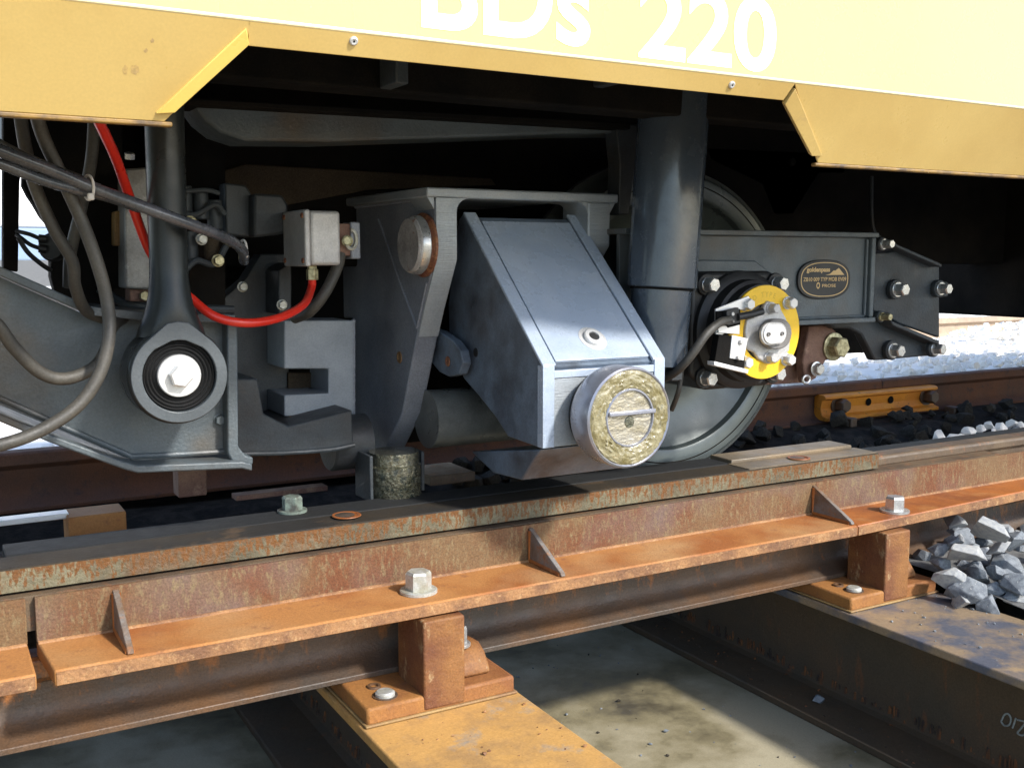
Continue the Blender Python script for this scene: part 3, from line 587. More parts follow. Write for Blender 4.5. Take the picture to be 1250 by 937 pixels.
# end bracket beyond the rib
eb = poly('Y', 1.99, [(1064,311),(1070,308),(1082,308),(1100,304),(1130,318),(1147,322),(1147,412),(1098,395),(1086,388),(1084,383),(1066,380)])
bm = B(); prism(bm, eb, (0, .016, 0)); obj('end_bracket', bm, M['frame_dark'], bg, .004)
P = poly('Y', 1.955, [(1063,380),(1086,382),(1090,392),(1147,416)]); bm = B(); prism(bm, P + [p + Vector((0,0,-.012)) for p in P[::-1]], (0, .18, 0)); obj('bracket_flange', bm, M['frame_dark'], bg, .003)
P = poly('Y', 1.955, [(1050,292),(1085,292),(1100,300),(1150,322)]); bm = B(); prism(bm, P + [p + Vector((0,0,-.010)) for p in P[::-1]], (0, .18, 0)); obj('bracket_flange', bm, M['frame_dark'], bg, .003)
lb = poly('Y', 2.0, [(1008,392),(1062,388),(1090,400),(1128,414),(1140,426),(1138,434),(1068,440),(1052,408),(1038,401),(1020,401)])
bm = B(); prism(bm, lb, (0, .03, 0)); obj('lower_bracket', bm, M['frame_dark'], bg, .005)
for px, py, y, mt, r in ((1097,353,1.988,'zinc',.018), (1150,352,1.988,'zinc',.016), (1092,427,1.998,'zinc',.018), (1143,425,1.985,'zinc',.016), (1080,298,1.952,'zinc',.012), (1078,386,1.952,'brass',.010)):
    c = onY(px-7, py, y); bm = B(); cyl(bm, c, c + Vector((0,-.014,0)), r*1.55, n=24); obj('bush', bm, M['frame_dark'], bg, .002)
    bolt(bg, c + Vector((0,-.014,0)), (0,-1,0), r, .026, M[mt], washer=1.2, spin=random.random())
# stub arms carrying the two outer bolts
bm = B(); prism(bm, poly('Y', 2.0, [(1128,340),(1158,344),(1158,362),(1128,366)]), (0, .02, 0)); obj('bolt_lug', bm, M['frame_dark'], bg, .004)
bm = B(); prism(bm, poly('Y', 2.30, [(990,385),(1075,385),(1075,430),(1040,431),(1000,433)]), (0, .05, 0)); obj('dark_rear_backing', bm, M['black'], bg, .003)  # added black backing piece standing in for the shaded recess
# brake hanger with the rust block
bh = thing('brake_hanger', 'rusty brake hanger with a large yellowed bolt behind the yellow sensor ring', 'brake hanger', onY(985, 468, 2.06))
bm = B(); prism(bm, poly('Y', 2.08, [(950,396),(992,392),(990,462),(985,467),(930,470),(935,430)]), (0, .05, 0)); obj('block', bm, M['brake'], bh, .004)
bm = B(); prism(bm, poly('Y', 2.03, [(988,398),(1012,396),(1020,404),(1030,420),(1028,434),(1008,440),(996,462),(984,468),(980,440)]), (0, .03, 0)); obj('link_plate', bm, M['brake'], bh, .004)
bolt(bh, onY(1017, 423, 2.028), (0,-1,0), .030, .030, M['brass'], washer=1.3, spin=.4)
bolt(bh, onY(996, 450, 2.018), (0,-1,0), .016, .016, M['zinc'], washer=1.25)
c = onY(984, 463, 2.02); bm = B(); tube(bm, [c + Vector((math.cos(t)*.013, 0, math.sin(t)*.010)) for t in [i*math.pi/5 for i in range(11)]], .004, 8, 2); obj('split_ring', bm, M['zinc'], bh)
# name plate
YN = YB - .001; nc = onY(1006, 341, YN-.004); rx = (onY(1036, 341, YN).x - onY(975, 341, YN).x)/2*.98; rz = (onY(1006, 319, YN).z - onY(1006, 363, YN).z)/2
def sell(c, rx, rz, y, n=48, e=2.5):
    out = []
    for i in range(n):
        t = 2*math.pi*i/n; ct, st = math.cos(t), math.sin(t)
        out.append(Vector((c.x + rx*math.copysign(abs(ct)**(2/e), ct), y, c.z + rz*math.copysign(abs(st)**(2/e), st))))
    return out
npl = thing('name_plate', 'oval black name plate with gold mountain emblem and lettering on the side beam', 'name plate', (nc.x, YN, nc.z-rz))
bm = B(); prism(bm, sell(nc, rx*1.07, rz*1.09, YN), (0, -.006, 0)); obj('plaque', bm, M['rubber'], npl, .0015)
bm = B(); a1 = sell(nc, rx*.965, rz*.95, YN-.0065); a2 = sell(nc, rx*.93, rz*.905, YN-.0065); va = [bm.verts.new(p) for p in a1]; vb = [bm.verts.new(p) for p in a2]
for i in range(48): bm.faces.new((va[i], va[(i+1)%48], vb[(i+1)%48], vb[i]))
obj('rim_line', bm, M['gold'], npl)
def npx(u, v): return nc.x + u*rx, nc.z + v*rz
def lt(s, u0, u1, v0, v1, b=.03):
    x0, z0 = npx(u0, v0); x1, z1 = npx(u1, v1); letters('lettering', s, M['gold'], npl, x0, x1, YN-.0063, z0, z1, b, .0003)
lt('goldenpass', -.74, .20, .34, .68, .035); lt('ZB10 009 TYP MOB EV09', -.86, .88, -.10, .12, .012); lt('PROSE', -.10, .46, -.43, -.26, .01)
bm = B(); prism(bm, [Vector((npx(u, v)[0], YN-.0063, npx(u, v)[1])) for u, v in ((.02,.24),(.20,.30),(.36,.50),(.42,.48),(.56,.63),(.80,.24))], (0, -.0003, 0)); obj('mountain_emblem', bm, M['gold'], npl)
bm = B(); cx_, cz_ = npx(-.26, -.33)
for i in range(20):
    t0, t1 = 2*math.pi*i/20, 2*math.pi*(i+1)/20
    bm.faces.new([bm.verts.new((cx_ + math.cos(t)*r*.75, YN-.0064, cz_ + math.sin(t)*r)) for t, r in ((t0,.0085),(t1,.0085),(t1,.0048),(t0,.0048))])
obj('round_emblem', bm, M['gold'], npl)

# ============================================================ WHEELSET
XA = 1.708; ZA = -.170
WS = 1.085
ws = thing('wheelset', 'large grey painted steel wheel behind the yellow axle end ring', 'wheelset', (XA, 2.2, -.545))
bm = B(); lathe(bm, (XA, 2.13, ZA), (0,1,0), [(.02, .30*WS), (.004, .305*WS), (0, .312*WS), (0, .352*WS), (.006, .3590*WS)], 128)
lathe(bm, (XA, 2.13, ZA), (0,1,0), [(0.0, 0), (0, .085*WS), (.004, .095*WS), (.03, .105*WS), (.052, .13*WS), (.062, .18*WS), (.056, .23*WS), (.036, .275*WS), (.02, .30*WS)], 128)
wh = obj('wheel', bm, M['wheel'], ws)
bm = B(); lathe(bm, (XA, 2.13, ZA), (0,1,0), [(.006, .3592*WS), (.008, .367*WS), (.09, .372*WS), (.10, .378*WS), (.108, .392*WS), (.118, .394*WS), (.13, .385*WS), (.13, .30*WS)], 128); obj('tyre', bm, M['tread'], wh)
bm = B(); lathe(bm, (XA, 2.13, ZA), (0,1,0), [(-.0006, .3345*WS), (-.0006, .3375*WS)], 128); obj('groove', bm, M['black'], wh)
bm = B(); cyl(bm, (XA, 2.2, ZA), (XA, 3.1, ZA), .075); obj('axle', bm, M['frame_dark'], ws)

# ============================================================ AXLE BOX WITH SENSOR
ab = thing('axle_box', 'black axle box with yellow ring and aluminium speed sensor on its end', 'axle box', (XA, 1.9, ZA-.14))
bm = B()
oc = [(-.148,-.10),(-.148,.10),(-.10,.140),(.10,.140),(.148,.10),(.148,-.10),(.10,-.140),(-.10,-.140)]
prism(bm, [(XA+u, 1.886, ZA+v) for u, v in oc], (0, .24, 0)); obj('housing', bm, M['rubber'], ab, .010, 3)
bm = B(); prism(bm, poly('Y', 1.935, [(838,352),(840,325),(856,317),(922,318),(938,330),(940,352)]), (0, .012, 0)); obj('backing_plate', bm, M['frame'], ab, .003)
bm = B(); lathe(bm, (XA, 1.886, ZA), (0,-1,0), [(-.01,.142),(.012,.140),(.018,.132),(.022,.122),(.050,.120),(.054,.112),(.081,.111),(.083,.105),(.083,0)], 72); obj('cover', bm, M['rubber'], ab)
bm = B(); lathe(bm, (XA, 1.803, ZA), (0,-1,0), [(0,.066),(0,.1085),(.003,.1095),(.006,.1085),(.006,.068),(.004,.066)], 72); rg = obj('ring', bm, M['ring'], ab)
def arc_text(s, a0, a1, rad, h, parent, flip):
    n = len(s)
    for i, ch in enumerate(s):
        if ch == ' ': continue
        t = R(a0 + (a1-a0)*i/(n-1)); me = text_mesh(ch, .01); bm = B(); bm.from_mesh(me)
        xs = [v.co.x for v in bm.verts]; cxm = (min(xs)+max(xs))/2
        er = Vector((math.sin(t), 0, math.cos(t))); et = Vector((math.cos(t), 0, -math.sin(t)))
        if flip: er, et = -er, -et
        for v in bm.verts: v.co = Vector((XA, 1.7968, ZA)) + (er if not flip else -er)*rad + et*((v.co.x-cxm)*h) + er*((v.co.y-.35)*h)
        obj('letter', bm, M['ring_mark'], parent)
arc_text('FD TYPE 2', -32, 34, .088, .017, rg, False)
arc_text('300 901', 205, 160, .088, .017, rg, True)
for ang, y0 in ((-45,1.797),(45,1.797),(135,1.797),(-135,1.797)):
    t = R(ang); bolt(ab, (XA+math.sin(t)*.094, y0, ZA+math.cos(t)*.094), (0,-1,0), .0135, .020, M['whitewash'], washer=1.15, spin=ang)
for sx in (-1, 1):
    for sz in (-1, 1): 
        q = Vector((XA+sx*.1085, 1.886, ZA+sz*.1095)); bm = B(); cyl(bm, q, q + Vector((0,-.008,0)), .026, n=24); obj('bolt_boss', bm, M['rubber'], ab, .002)
        bolt(ab, q + Vector((0,-.008,0)), (0,-1,0), .0175, .024, M['zinc'], washer=1.0, spin=.3)
# aluminium sensor body
def P3(pts, y): return [onY(a, b, y) for a, b in pts]
YS = 1.790
bm = B(); prism(bm, P3([(938,367),(950,371),(960,388),(966,408),(964,428),(950,442),(936,444),(926,438),(921,430),(912,426),(910,405),(912,390),(930,384),(934,372)], YS), (0, .014, 0)); obj('sensor_flange', bm, M['alu'], ab, .004, 3)
def stadium(cx, cy, w, h, y, n=10):
    c = onY(cx, cy, y); out = []
    for k in range(2*n+2):
        a = -math.pi/2 + math.pi*k/n if k <= n else -math.pi/2 + math.pi*(k-1)/n
        sx = (w-h) if k <= n else -(w-h); out.append(c + Vector((sx + math.cos(a)*h, 0, math.sin(a)*h)))
    return out
bm = B(); prism(bm, stadium(942, 407, .043, .035, YS), (0, -.022, 0)); obj('sensor_body', bm, M['alu_dark'], ab, .003)
c0 = stadium(942, 407, .040, .026, YS-.022); bm = B(); prism(bm, c0, (0, -.008, 0)); obj('cover_base', bm, M['alu'], ab, .002)
bm = B(); cc = onY(942, 407, YS-.022); prism(bm, [cc + (p-cc)*.84 + Vector((0,-.008,0)) for p in c0], (0, -.003, 0)); obj('sensor_cover', bm, M['alu_bright'], ab, .001)
for dx in (-.021, .021): bolt(ab, cc + Vector((dx, -.011, 0)), (0,-1,0), .0055, .004, M['alu_dark'], washer=0, name='screw', socket=True)
bolt(ab, onY(941, 376, YS), (0,-1,0), .012, .018, M['alu'], washer=1.2, spin=.5); bolt(ab, onY(938, 436, YS), (0,-1,0), .012, .018, M['alu'], washer=1.2, spin=.2)
# brackets and plug
bm = B(); prism(bm, P3([(874,377),(914,361),(917,368),(917,376),(904,378),(900,396),(880,410),(874,408)], 1.785), (0, .005, 0)); obj('bracket', bm, M['alu_bright'], ab, .001)
bm = B(); prism(bm, P3([(875,380),(904,377),(904,396),(889,400),(886,396),(875,396)], 1.778), (0, .006, 0)); obj('bracket_recess', bm, M['black'], ab, .001)
bm = B(); prism(bm, P3([(887,379),(902,375),(904,394),(888,398)], 1.765), (0, .014, 0)); pg = obj('plug', bm, M['rubber'], ab, .002)
bolt(ab, onY(894, 383, 1.7648), (0,-1,0), .0045, .003, M['whitewash'], washer=0, name='screw', socket=True)
bolt(ab, onY(895, 392, 1.7648), (0,-1,0), .0035, .002, M['alu_dark'], washer=0, name='screw', socket=True)
bm = B(); tube(bm, [onY(900, 387, 1.765), onY(915, 384, 1.767), onY(930, 380, 1.772)], .0085, 12, 3); obj('plug_sleeve', bm, M['rubber'], ab)
bm = B(); prism(bm, P3([(878,408),(912,412),(908,452),(872,444)], 1.765), (0, .02, 0)); obj('terminal_box', bm, M['black'], ab, .001)
bm = B(); prism(bm, P3([(894,409),(913,413),(908,440),(891,437)], 1.762), (0, .004, 0)); obj('bracket', bm, M['alu_bright'], ab, .001)
bm = B(); prism(bm, P3([(872,441),(914,451),(913,456),(872,446)], 1.762), (0, .024, 0)); obj('bracket', bm, M['alu_bright'], ab, .001)
bm = B(); prism(bm, P3([(877,398),(903,396),(903,408),(877,406)], 1.780), (0, .004, 0)); obj('bracket', bm, M['alu_bright'], ab, .001)
for px, py in ((904,417),(901,436)): bolt(ab, onY(px, py, 1.7615), (0,-1,0), .0065, .006, M['alu'], washer=0)
bm = B(); tube(bm, [onY(890, 390, 1.765), onY(878, 394, 1.75), onY(862, 408, 1.74), onY(845, 432, 1.75), onY(828, 451, 1.78), onY(812, 461, 1.84), onY(800, 466, 1.9)], .0095, 14)
tag(obj('sensor_cable', bm, M['hose']), 'thick black cable curving from the yellow ringed sensor down to the left', 'cable')
bm = B(); tube(bm, [onY(833, 435, 1.87), onY(832, 452, 1.87), onY(828, 478, 1.87), onY(820, 500, 1.9)], .006, 10)
tag(obj('sensor_cable', bm, M['hose']), 'thin grey cable hanging straight down under the shock absorber', 'cable')

# ============================================================ SHOCK ABSORBER
da = thing('shock_absorber', 'upright blue grey shock absorber tube between the arm and the axle box', 'shock absorber', onY(801, 443, 1.85))
def dl(py): return (onY(824 - (py-110)*.068, py, 1.85))
d0, d1, d2 = dl(70), dl(351), dl(446)
rr = .078
bm = B(); ax = (d1-d0); L = ax.length; lathe(bm, d0, ax, [(0,0),(0,rr),(L-.002,rr),(L,rr-.003),(L,rr*.8)], 64); obj('outer_tube', bm, M['damper'], da)
bm = B(); ax = (d2-d1); L = ax.length; lathe(bm, d1 - ax*.05, ax, [(0,0),(0,rr*.86),(L*1.04,rr*.86),(L*1.05,rr*.8),(L*1.05,0)], 64); obj('inner_tube', bm, M['damper'], da)
bm = B(); e3 = d2 + Vector((0,0,-.004)); box(bm, e3.x+.02, e3.x+.052, e3.y-.03, e3.y+.03, e3.z-.03, e3.z-.003); obj('foot_lug', bm, M['frame_dark'], da, .003)
bm = B(); lathe(bm, dl(352), ax, [(-.003, rr*.86), (-.003, rr*.9), (.003, rr*.9), (.003, rr*.86)], 64); obj('seal_ring', bm, M['black'], da)

# ============================================================ SUPPORT BRACKET (fork housing)
YH = 2.0
sb = thing('support_bracket', 'dark forked steel bracket with a flat top plate over the blue grey arm', 'support bracket', (1.18, 2.1, -.44))
t0 = onY(521, 227, YH); t1 = onY(755, 238, YH); zt1 = (t0.z + t1.z)/2; th = .021
xl, xr_ = t0.x, t1.x; back = onZ(352, 247, zt1)
bm = B(); prism(bm, [(xl, YH, zt1), (xr_, YH, zt1), (xr_, 2.11, zt1), (xr_-.04, 2.125, zt1), (xr_-.10, 2.125, zt1), (xr_-.12, 2.11, zt1), (xr_-.14, 2.6, zt1), (xl-.01, 2.6, zt1)], (0, 0, -th)); obj('top_plate', bm, M['milled'], sb, .004)
XC = onY(531, 260, YH).x
zz = zt1 - th
# gap-side profile of the front opening (rounded portal) as one front plate
inn = [(558,262),(561,250),(568,243),(580,240),(700,247),(712,251),(717,262)]
lp = [onY(531, 246, YH), *[]]
def leg_yz(pts, x, th_, name, mt, bev=.004):
    bm = B(); prism(bm, [Vector((x, p.y, p.z)) for p in pts], (th_, 0, 0)); return obj(name, bm, mt, sb, bev)
ck = [onX(531, 243, XC), onX(530.5, 317, XC), onX(517, 375, XC), onX(509, 411, XC), onX(491, 505, XC), onX(470, 549, XC), onX(463, 556, XC), onX(446, 556, XC), onX(430, 540, XC), onX(430, 388, XC), onX(395, 386, XC), onX(345, 330, XC), onX(350, 250, XC)]
ck = [Vector((XC, min(p.y, 2.62), min(p.z, zz+.001))) for p in ck]
cheek = leg_yz(ck, XC, .052, 'cheek_plate', M['cheek'])
# milled front face of the left leg
fpz = [(YH-.002, zz-.0005), (YH-.002, ck[1].z), (ck[2].y-.003, ck[2].z), (ck[3].y-.004, ck[3].z)]
bm = B()
va = [bm.verts.new((XC+.002, y, z)) for y, z in fpz]; vb = [bm.verts.new((XC+.050, y, z)) for y, z in fpz]
va2 = [bm.verts.new((XC+.002, y+.004, z)) for y, z in fpz]; vb2 = [bm.verts.new((XC+.050, y+.004, z)) for y, z in fpz]
for i in range(3): bm.faces.new((va[i], vb[i], vb[i+1], va[i+1])); bm.faces.new((va2[i], va2[i+1], vb2[i+1], vb2[i])); bm.faces.new((va[i], va[i+1], va2[i+1], va2[i])); bm.faces.new((vb[i], vb2[i], vb2[i+1], vb[i+1]))
bm.faces.new((va[0], va2[0], vb2[0], vb[0])); bm.faces.new((va[3], vb[3], vb2[3], va2[3]))
obj('leg_face', bm, M['milled'], cheek)
# diagonal weld crease on the cheek
bm = B(); tube(bm, [onX(462, 268, XC-.001), onX(485, 335, XC-.001), onX(509, 400, XC-.001)], .0035, 8, 2); tube(bm, [onX(521, 345, XC-.001), onX(509, 400, XC-.001)], .0025, 8, 2); obj('crease', bm, M['cheek'], cheek)
xr0, xr1 = onY(718, 260, YH).x, onY(745, 260, YH).x
leg_yz([Vector((0, YH, zz)), Vector((0, YH, onY(730, 300, YH).z)), Vector((0, 2.08, onY(730, 345, YH).z)), Vector((0, 2.11, onY(730, 345, YH).z)), Vector((0, 2.11, zz))], xr0, xr1-xr0, 'right_leg', M['milled'])
# rounded inner corners of the portal
for cx_, s in ((XC+.052, 1), (xr0, -1)):
    bm = B(); r_ = .03; pts = [(cx_, zz), (cx_, zz-r_)] + [(cx_ + s*(r_ - r_*math.cos(t)), zz - r_ + r_*math.sin(t)) for t in [math.pi/2*k/6 for k in range(1, 7)]]
    prism(bm, [(x, YH+.002, z) for x, z in pts], (0, .09, 0)); obj('corner_fillet', bm, M['milled'], sb)
for cx_, s in ((XC, -1), (xr1, 1)):
    bm = B(); pts = [(cx_, zz), (cx_, zz-.025), (cx_+s*.016, zz)]
    prism(bm, [(x, YH+.003, z) for x, z in pts], (0, .09, 0)); obj('corner_gusset', bm, M['milled'], sb, .001)
# big pin and its rust ring, facing left
pc = onX(517, 300, XC)
c = onX(505, 299, XC-.035); rp = (onX(505, 264, XC-.03).z - onX(505, 335, XC-.03).z)/2
bm = B(); lathe(bm, (XC-.002, c.y+.015, c.z), (-1,0,0), [(0,0),(0,rp*1.10),(.006,rp*1.12),(.012,rp*1.0),(.012,0)], 40); obj('weld_ring', bm, M['rust_ring'], sb)
bm = B(); lathe(bm, (XC-.004, c.y+.015, c.z), (-1,0,0), [(0,0),(0,rp*.98),(.032,rp*.98),(.038,rp*.9),(.038,0)], 48); obj('pin', bm, M['pin'], sb)
bm = B(); lathe(bm, (XC-.003, c.y+.015, c.z), (-1,0,0), [(.014,rp*.985),(.014,rp*1.02),(.024,rp*1.02),(.030,rp*.985)], 48); obj('pin_collar', bm, M['zinc'], sb)
bm = B(); q = onX(488, 436, XC); lathe(bm, (XC-.0005, q.y, q.z), (-1,0,0), [(0,.014),(.002,.013),(.002,.009),(-.0,.008),(-.0,0)], 24); obj('tapped_hole', bm, M['yellow_rust'], sb)
# clevis block at its left
YC = 2.22
cp = [(347,391),(432,391),(432,508),(347,508),(347,482),(401,480),(401,450),(347,450)]
bm = B(); prism(bm, poly('Y', YC, cp), (0, .13, 0)); cb = obj('clevis', bm, M['clevis'], sb, .003)
bm = B(); prism(bm, poly('Y', YC+.12, [(352,455),(380,455),(380,480),(352,480)]), (0, .02, 0)); obj('clevis_tongue', bm, M['brown'], sb)
bm = B(); tube(bm, [onY(353, 510, YC-.01), onY(372, 519, YC-.01), onY(392, 528, YC-.01)], .005, 8, 3); obj('wire_stop', bm, M['yellow_rust'], sb)
bm = B(); c = onY(415, 540, 2.2); lathe(bm, c + Vector((-.03,0,0)), (1,0,0), [(0,0),(0,.058),(.005,.062),(.09,.062),(.09,0)], 36); obj('round_foot', bm, M['frame_dark'], sb)
# greasy roller below the cheek
gr_top = onY(483, 553, 2.10); gr_bot = onY(483, 609, 2.06); gr_bot.x = gr_top.x; rr2 = .060
bm = B(); box(bm, gr_top.x-.074, gr_top.x-.066, 2.07, 2.16, gr_bot.z-.004, gr_top.z+.005); box(bm, gr_top.x+.058, gr_top.x+.066, 2.09, 2.16, gr_bot.z+.004, gr_top.z+.0); box(bm, gr_top.x-.066, gr_top.x+.058, 2.135, 2.16, gr_bot.z+.004, gr_top.z+.0); obj('roller_shoe', bm, M['frame_dark'], sb, .002)
bm = B(); hh = (gr_top-gr_bot).length; lathe(bm, (gr_top.x-.004, 2.10, gr_bot.z-.002), (0,0,1), [(0,0),(0,rr2*.96),(.004,rr2),(hh*.70,rr2),(hh*.74,rr2*.93),(hh,rr2*.93),(hh,0)], 48); obj('guide_roller', bm, M['grease_dark'], sb)
bm = B(); n = 46
for i in range(n):
    p = onY(432, 392 + (508-392)*i/(n-1), YC); q = Vector((p.x + .001*random.random(), YC+.002, p.z)); lathe(bm, q + Vector((0,.004,0)), (0,-1,0), [(-.002,.0055),(.002,.005),(.004,.003),(.0045,0)], 8)
obj('weld_bead', bm, M['cheek'], sb)
bm = B()
for i in range(60):
    y = YH + .02 + (2.45-YH)*i/59; lathe(bm, (XC-.001, y, zz-.001), (0,0,-1), [(-.003,.006),(.002,.0055),(.0045,.003),(.005,0)], 8)
obj('weld_bead', bm, M['cheek'], sb)
# cross tube from cheek to arm
c = onY(550, 509, 2.15); rt = (onY(550, 474, 2.1).z - onY(550, 545, 2.1).z)/2
bm = B(); cyl(bm, (XC+.045, c.y, c.z), (1.30, c.y, c.z), rt, n=48); obj('cross_tube', bm, M['tube'], sb)
# small link lug behind
lx = 1.02
lg = [onX(a, b, lx) for a, b in ((519,398),(536,404),(553,416),(562,428),(565,443),(560,457),(548,460),(536,454),(515,428))]
bm = B(); prism(bm, lg, (.022, 0, 0)); obj('lug', bm, M['steelblue_side'], sb, .003)
c = onX(547, 441, lx); bm = B(); lathe(bm, (lx-.001, c.y, c.z), (-1,0,0), [(0,.012),(.0015,.011),(.0015,.0065),(.0,.006),(.0,0)], 20); obj('lug_hole', bm, M['rust_ring'], sb)
bm = B(); cyl(bm, (lx+.022, c.y-.01, c.z), (1.053, c.y-.01, c.z), .018, n=24); obj('lug_pin', bm, M['rust_ring'], sb)

# ============================================================ ARM WITH ROLLER
k = .915
YA = 1.88*k; XL = onY(663, 446, YA).x; XR = onY(811, 441, YA).x
arm = thing('swing_unit', 'blue grey sloping box arm with a greasy round roller at its foot', 'support arm', (1.2, YA, -.42))
zA = onY(663, 446, YA).z; zB_ = onY(661, 548, YA).z
TL = onX(566, 259, XL); TLb = onX(561, 262, XL)
side = [(YA, zA), (YA, zB_)] + [(p.y, p.z) for p in [onX(a, b, XL) for a, b in ((620,533),(604,508),(585,484),(566,462),(553,432),(548,404),(547,372),(552,330),(557,290),(560,268))]] + [(TL.y, TL.z)]
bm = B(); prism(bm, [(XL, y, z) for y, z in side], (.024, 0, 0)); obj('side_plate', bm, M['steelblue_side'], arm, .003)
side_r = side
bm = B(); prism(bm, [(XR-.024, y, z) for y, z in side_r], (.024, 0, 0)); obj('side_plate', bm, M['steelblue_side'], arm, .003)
# sloping front: recessed bed, two proud edge rails and the cover plate between
sl = Vector((0, TL.y-YA, TL.z-zA)); L = sl.length; sl.normalize(); nrm = Vector((0, -sl.z, sl.y))
O = Vector((0, YA, zA))
def slab(u0, u1, x0, x1, h0, h1):
    pts = [O + sl*u + nrm*h0 for u in (u0, u1)]
    a, b = pts; q = [Vector((x0, a.y, a.z)), Vector((x1, a.y, a.z)), Vector((x1, b.y, b.z)), Vector((x0, b.y, b.z))]
    bm = B(); prism(bm, q, nrm*(h1-h0)); return bm
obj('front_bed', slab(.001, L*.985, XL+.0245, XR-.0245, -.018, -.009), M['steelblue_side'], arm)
obj('edge_rail', slab(-.001, L, XL-.001, XL+.030, -.006, .0012), M['steelblue'], arm, .002)
obj('edge_rail', slab(-.001, L, XR-.030, XR+.001, -.006, .0012), M['steelblue'], arm, .002)
ucov = L*.94
obj('cover_plate', slab(.010, ucov, XL+.034, XR-.0345, -.0085, -.0005), M['steelblue'], arm, .0012)
p = onY(724, 413, 1.73); 
d = ray(723.5, 413); t = (O.dot(nrm)) / d.dot(nrm); p = d*t
bolt(arm, p - nrm*.001, nrm, .0235, .008, M['whitewash'], washer=1.36, name='socket_screw', socket=True)
bm = B(); lathe(bm, p + nrm*.0058, nrm, [(0,.0118),(.0008,.0118),(.0008,0)], 6); obj('hex_socket', bm, M['rubber'], arm)
# vertical front face
bm = B(); box(bm, XL-.0008, XL+.026, YA-.0012, YA+.02, zB_+.001, zA-.001); obj('front_edge', bm, M['steelblue'], arm, .001)
bm = B(); box(bm, XR-.026, XR+.0008, YA-.0012, YA+.02, zB_+.001, zA-.001); obj('front_edge', bm, M['steelblue'], arm, .001)
bm = B(); box(bm, XL+.0265, XR-.0265, YA+.003, YA+.02, zB_+.001, zA-.028); obj('front_plate', bm, M['milled'], arm, .001)
bm = B(); box(bm, XL+.0265, XR-.0265, YA+.0005, YA+.022, zA-.027, zA-.012); obj('front_ledge', bm, M['steelblue'], arm, .001)
# lower wedge
wb = [onX(a, b, XL+.004) for a, b in ((575,551),(660,548.5),(652,560),(637,586),(602,577))]
bm = B(); prism(bm, wb, (.27, 0, 0)); obj('lower_wedge', bm, M['steelblue_side'], arm, .003)
c = onX(560, 430, XL); 
for px, py, r in ((581,430,.010),(567,440,.006)):
    c = onX(px, py, XL); bm = B(); lathe(bm, (XL-.0006, c.y, c.z), (-1,0,0), [(0,r),(.001,r*.95),(.001,0)], 24); obj('side_hole', bm, M['rubber'], arm)
# roller
cr = onY(770, 510, 1.78*k); rro = (onY(770, 448, cr.y).z - onY(770, 572, cr.y).z)/2
ro = thing('support_roller', 'greasy round steel roller projecting from the foot of the arm', 'roller', (cr.x, cr.y+.04, cr.z-rro))
YR = cr.y
bm = B(); lathe(bm, (cr.x, YR, cr.z), (0,1,0), [(.006, rro*.90), (.001, rro*.955), (.004, rro*.99), (.009, rro), (.055, rro), (.066, rro*.97), (.073, rro*.93), (.073, 0)], 96); obj('roller_body', bm, M['roller'], ro)
bm = B(); lathe(bm, (cr.x, YR+.074, cr.z), (0,1,0), [(0,0),(0,rro*.86),(.016,rro*.86)], 64); obj('rear_collar', bm, M['rubber'], ro)
# lumpy grease face
bm = B(); nr, ns = 14, 96; rings = []
for i in range(nr+1):
    r_ = rro*(.56 + (.935-.56)*i/nr)
    rings.append([bm.verts.new((cr.x + math.cos(2*math.pi*j/ns)*r_, YR + .004 - (.0045*random.random()*(1 if 0 < i < nr else .2) + .0025*math.sin(i/nr*math.pi)), cr.z + math.sin(2*math.pi*j/ns)*r_)) for j in range(ns)])
for a, b in zip(rings, rings[1:]):
    for j in range(ns): bm.faces.new((a[j], b[j], b[(j+1) % ns], a[(j+1) % ns]))
obj('grease_layer', bm, M['grease'], ro, angle=50)
bm = B(); lathe(bm, (cr.x, YR+.006, cr.z), (0,-1,0), [(0,rro*.58),(.004,rro*.58),(.006,rro*.56),(.006,rro*.54),(.002,rro*.53)], 64); obj('inner_rim', bm, M['roller'], ro)
bm = B(); lathe(bm, (cr.x, YR+.0055, cr.z), (0,-1,0), [(0,rro*.55),(.001,rro*.54),(.001,0)], 48); obj('centre_disc', bm, M['disc'], ro)
bm = B(); box(bm, cr.x-rro*.53, cr.x+rro*.58, YR-.005, YR+.004, cr.z+rro*.06, cr.z+rro*.15); obj('locking_bar', bm, M['roller'], ro, .002)
bm = B(); lathe(bm, (cr.x, YR+.0042, cr.z-rro*.08), (0,-1,0), [(0,.012),(.001,.011),(.001,0)], 24); obj('centre_hole', bm, M['grease_dark'], ro)

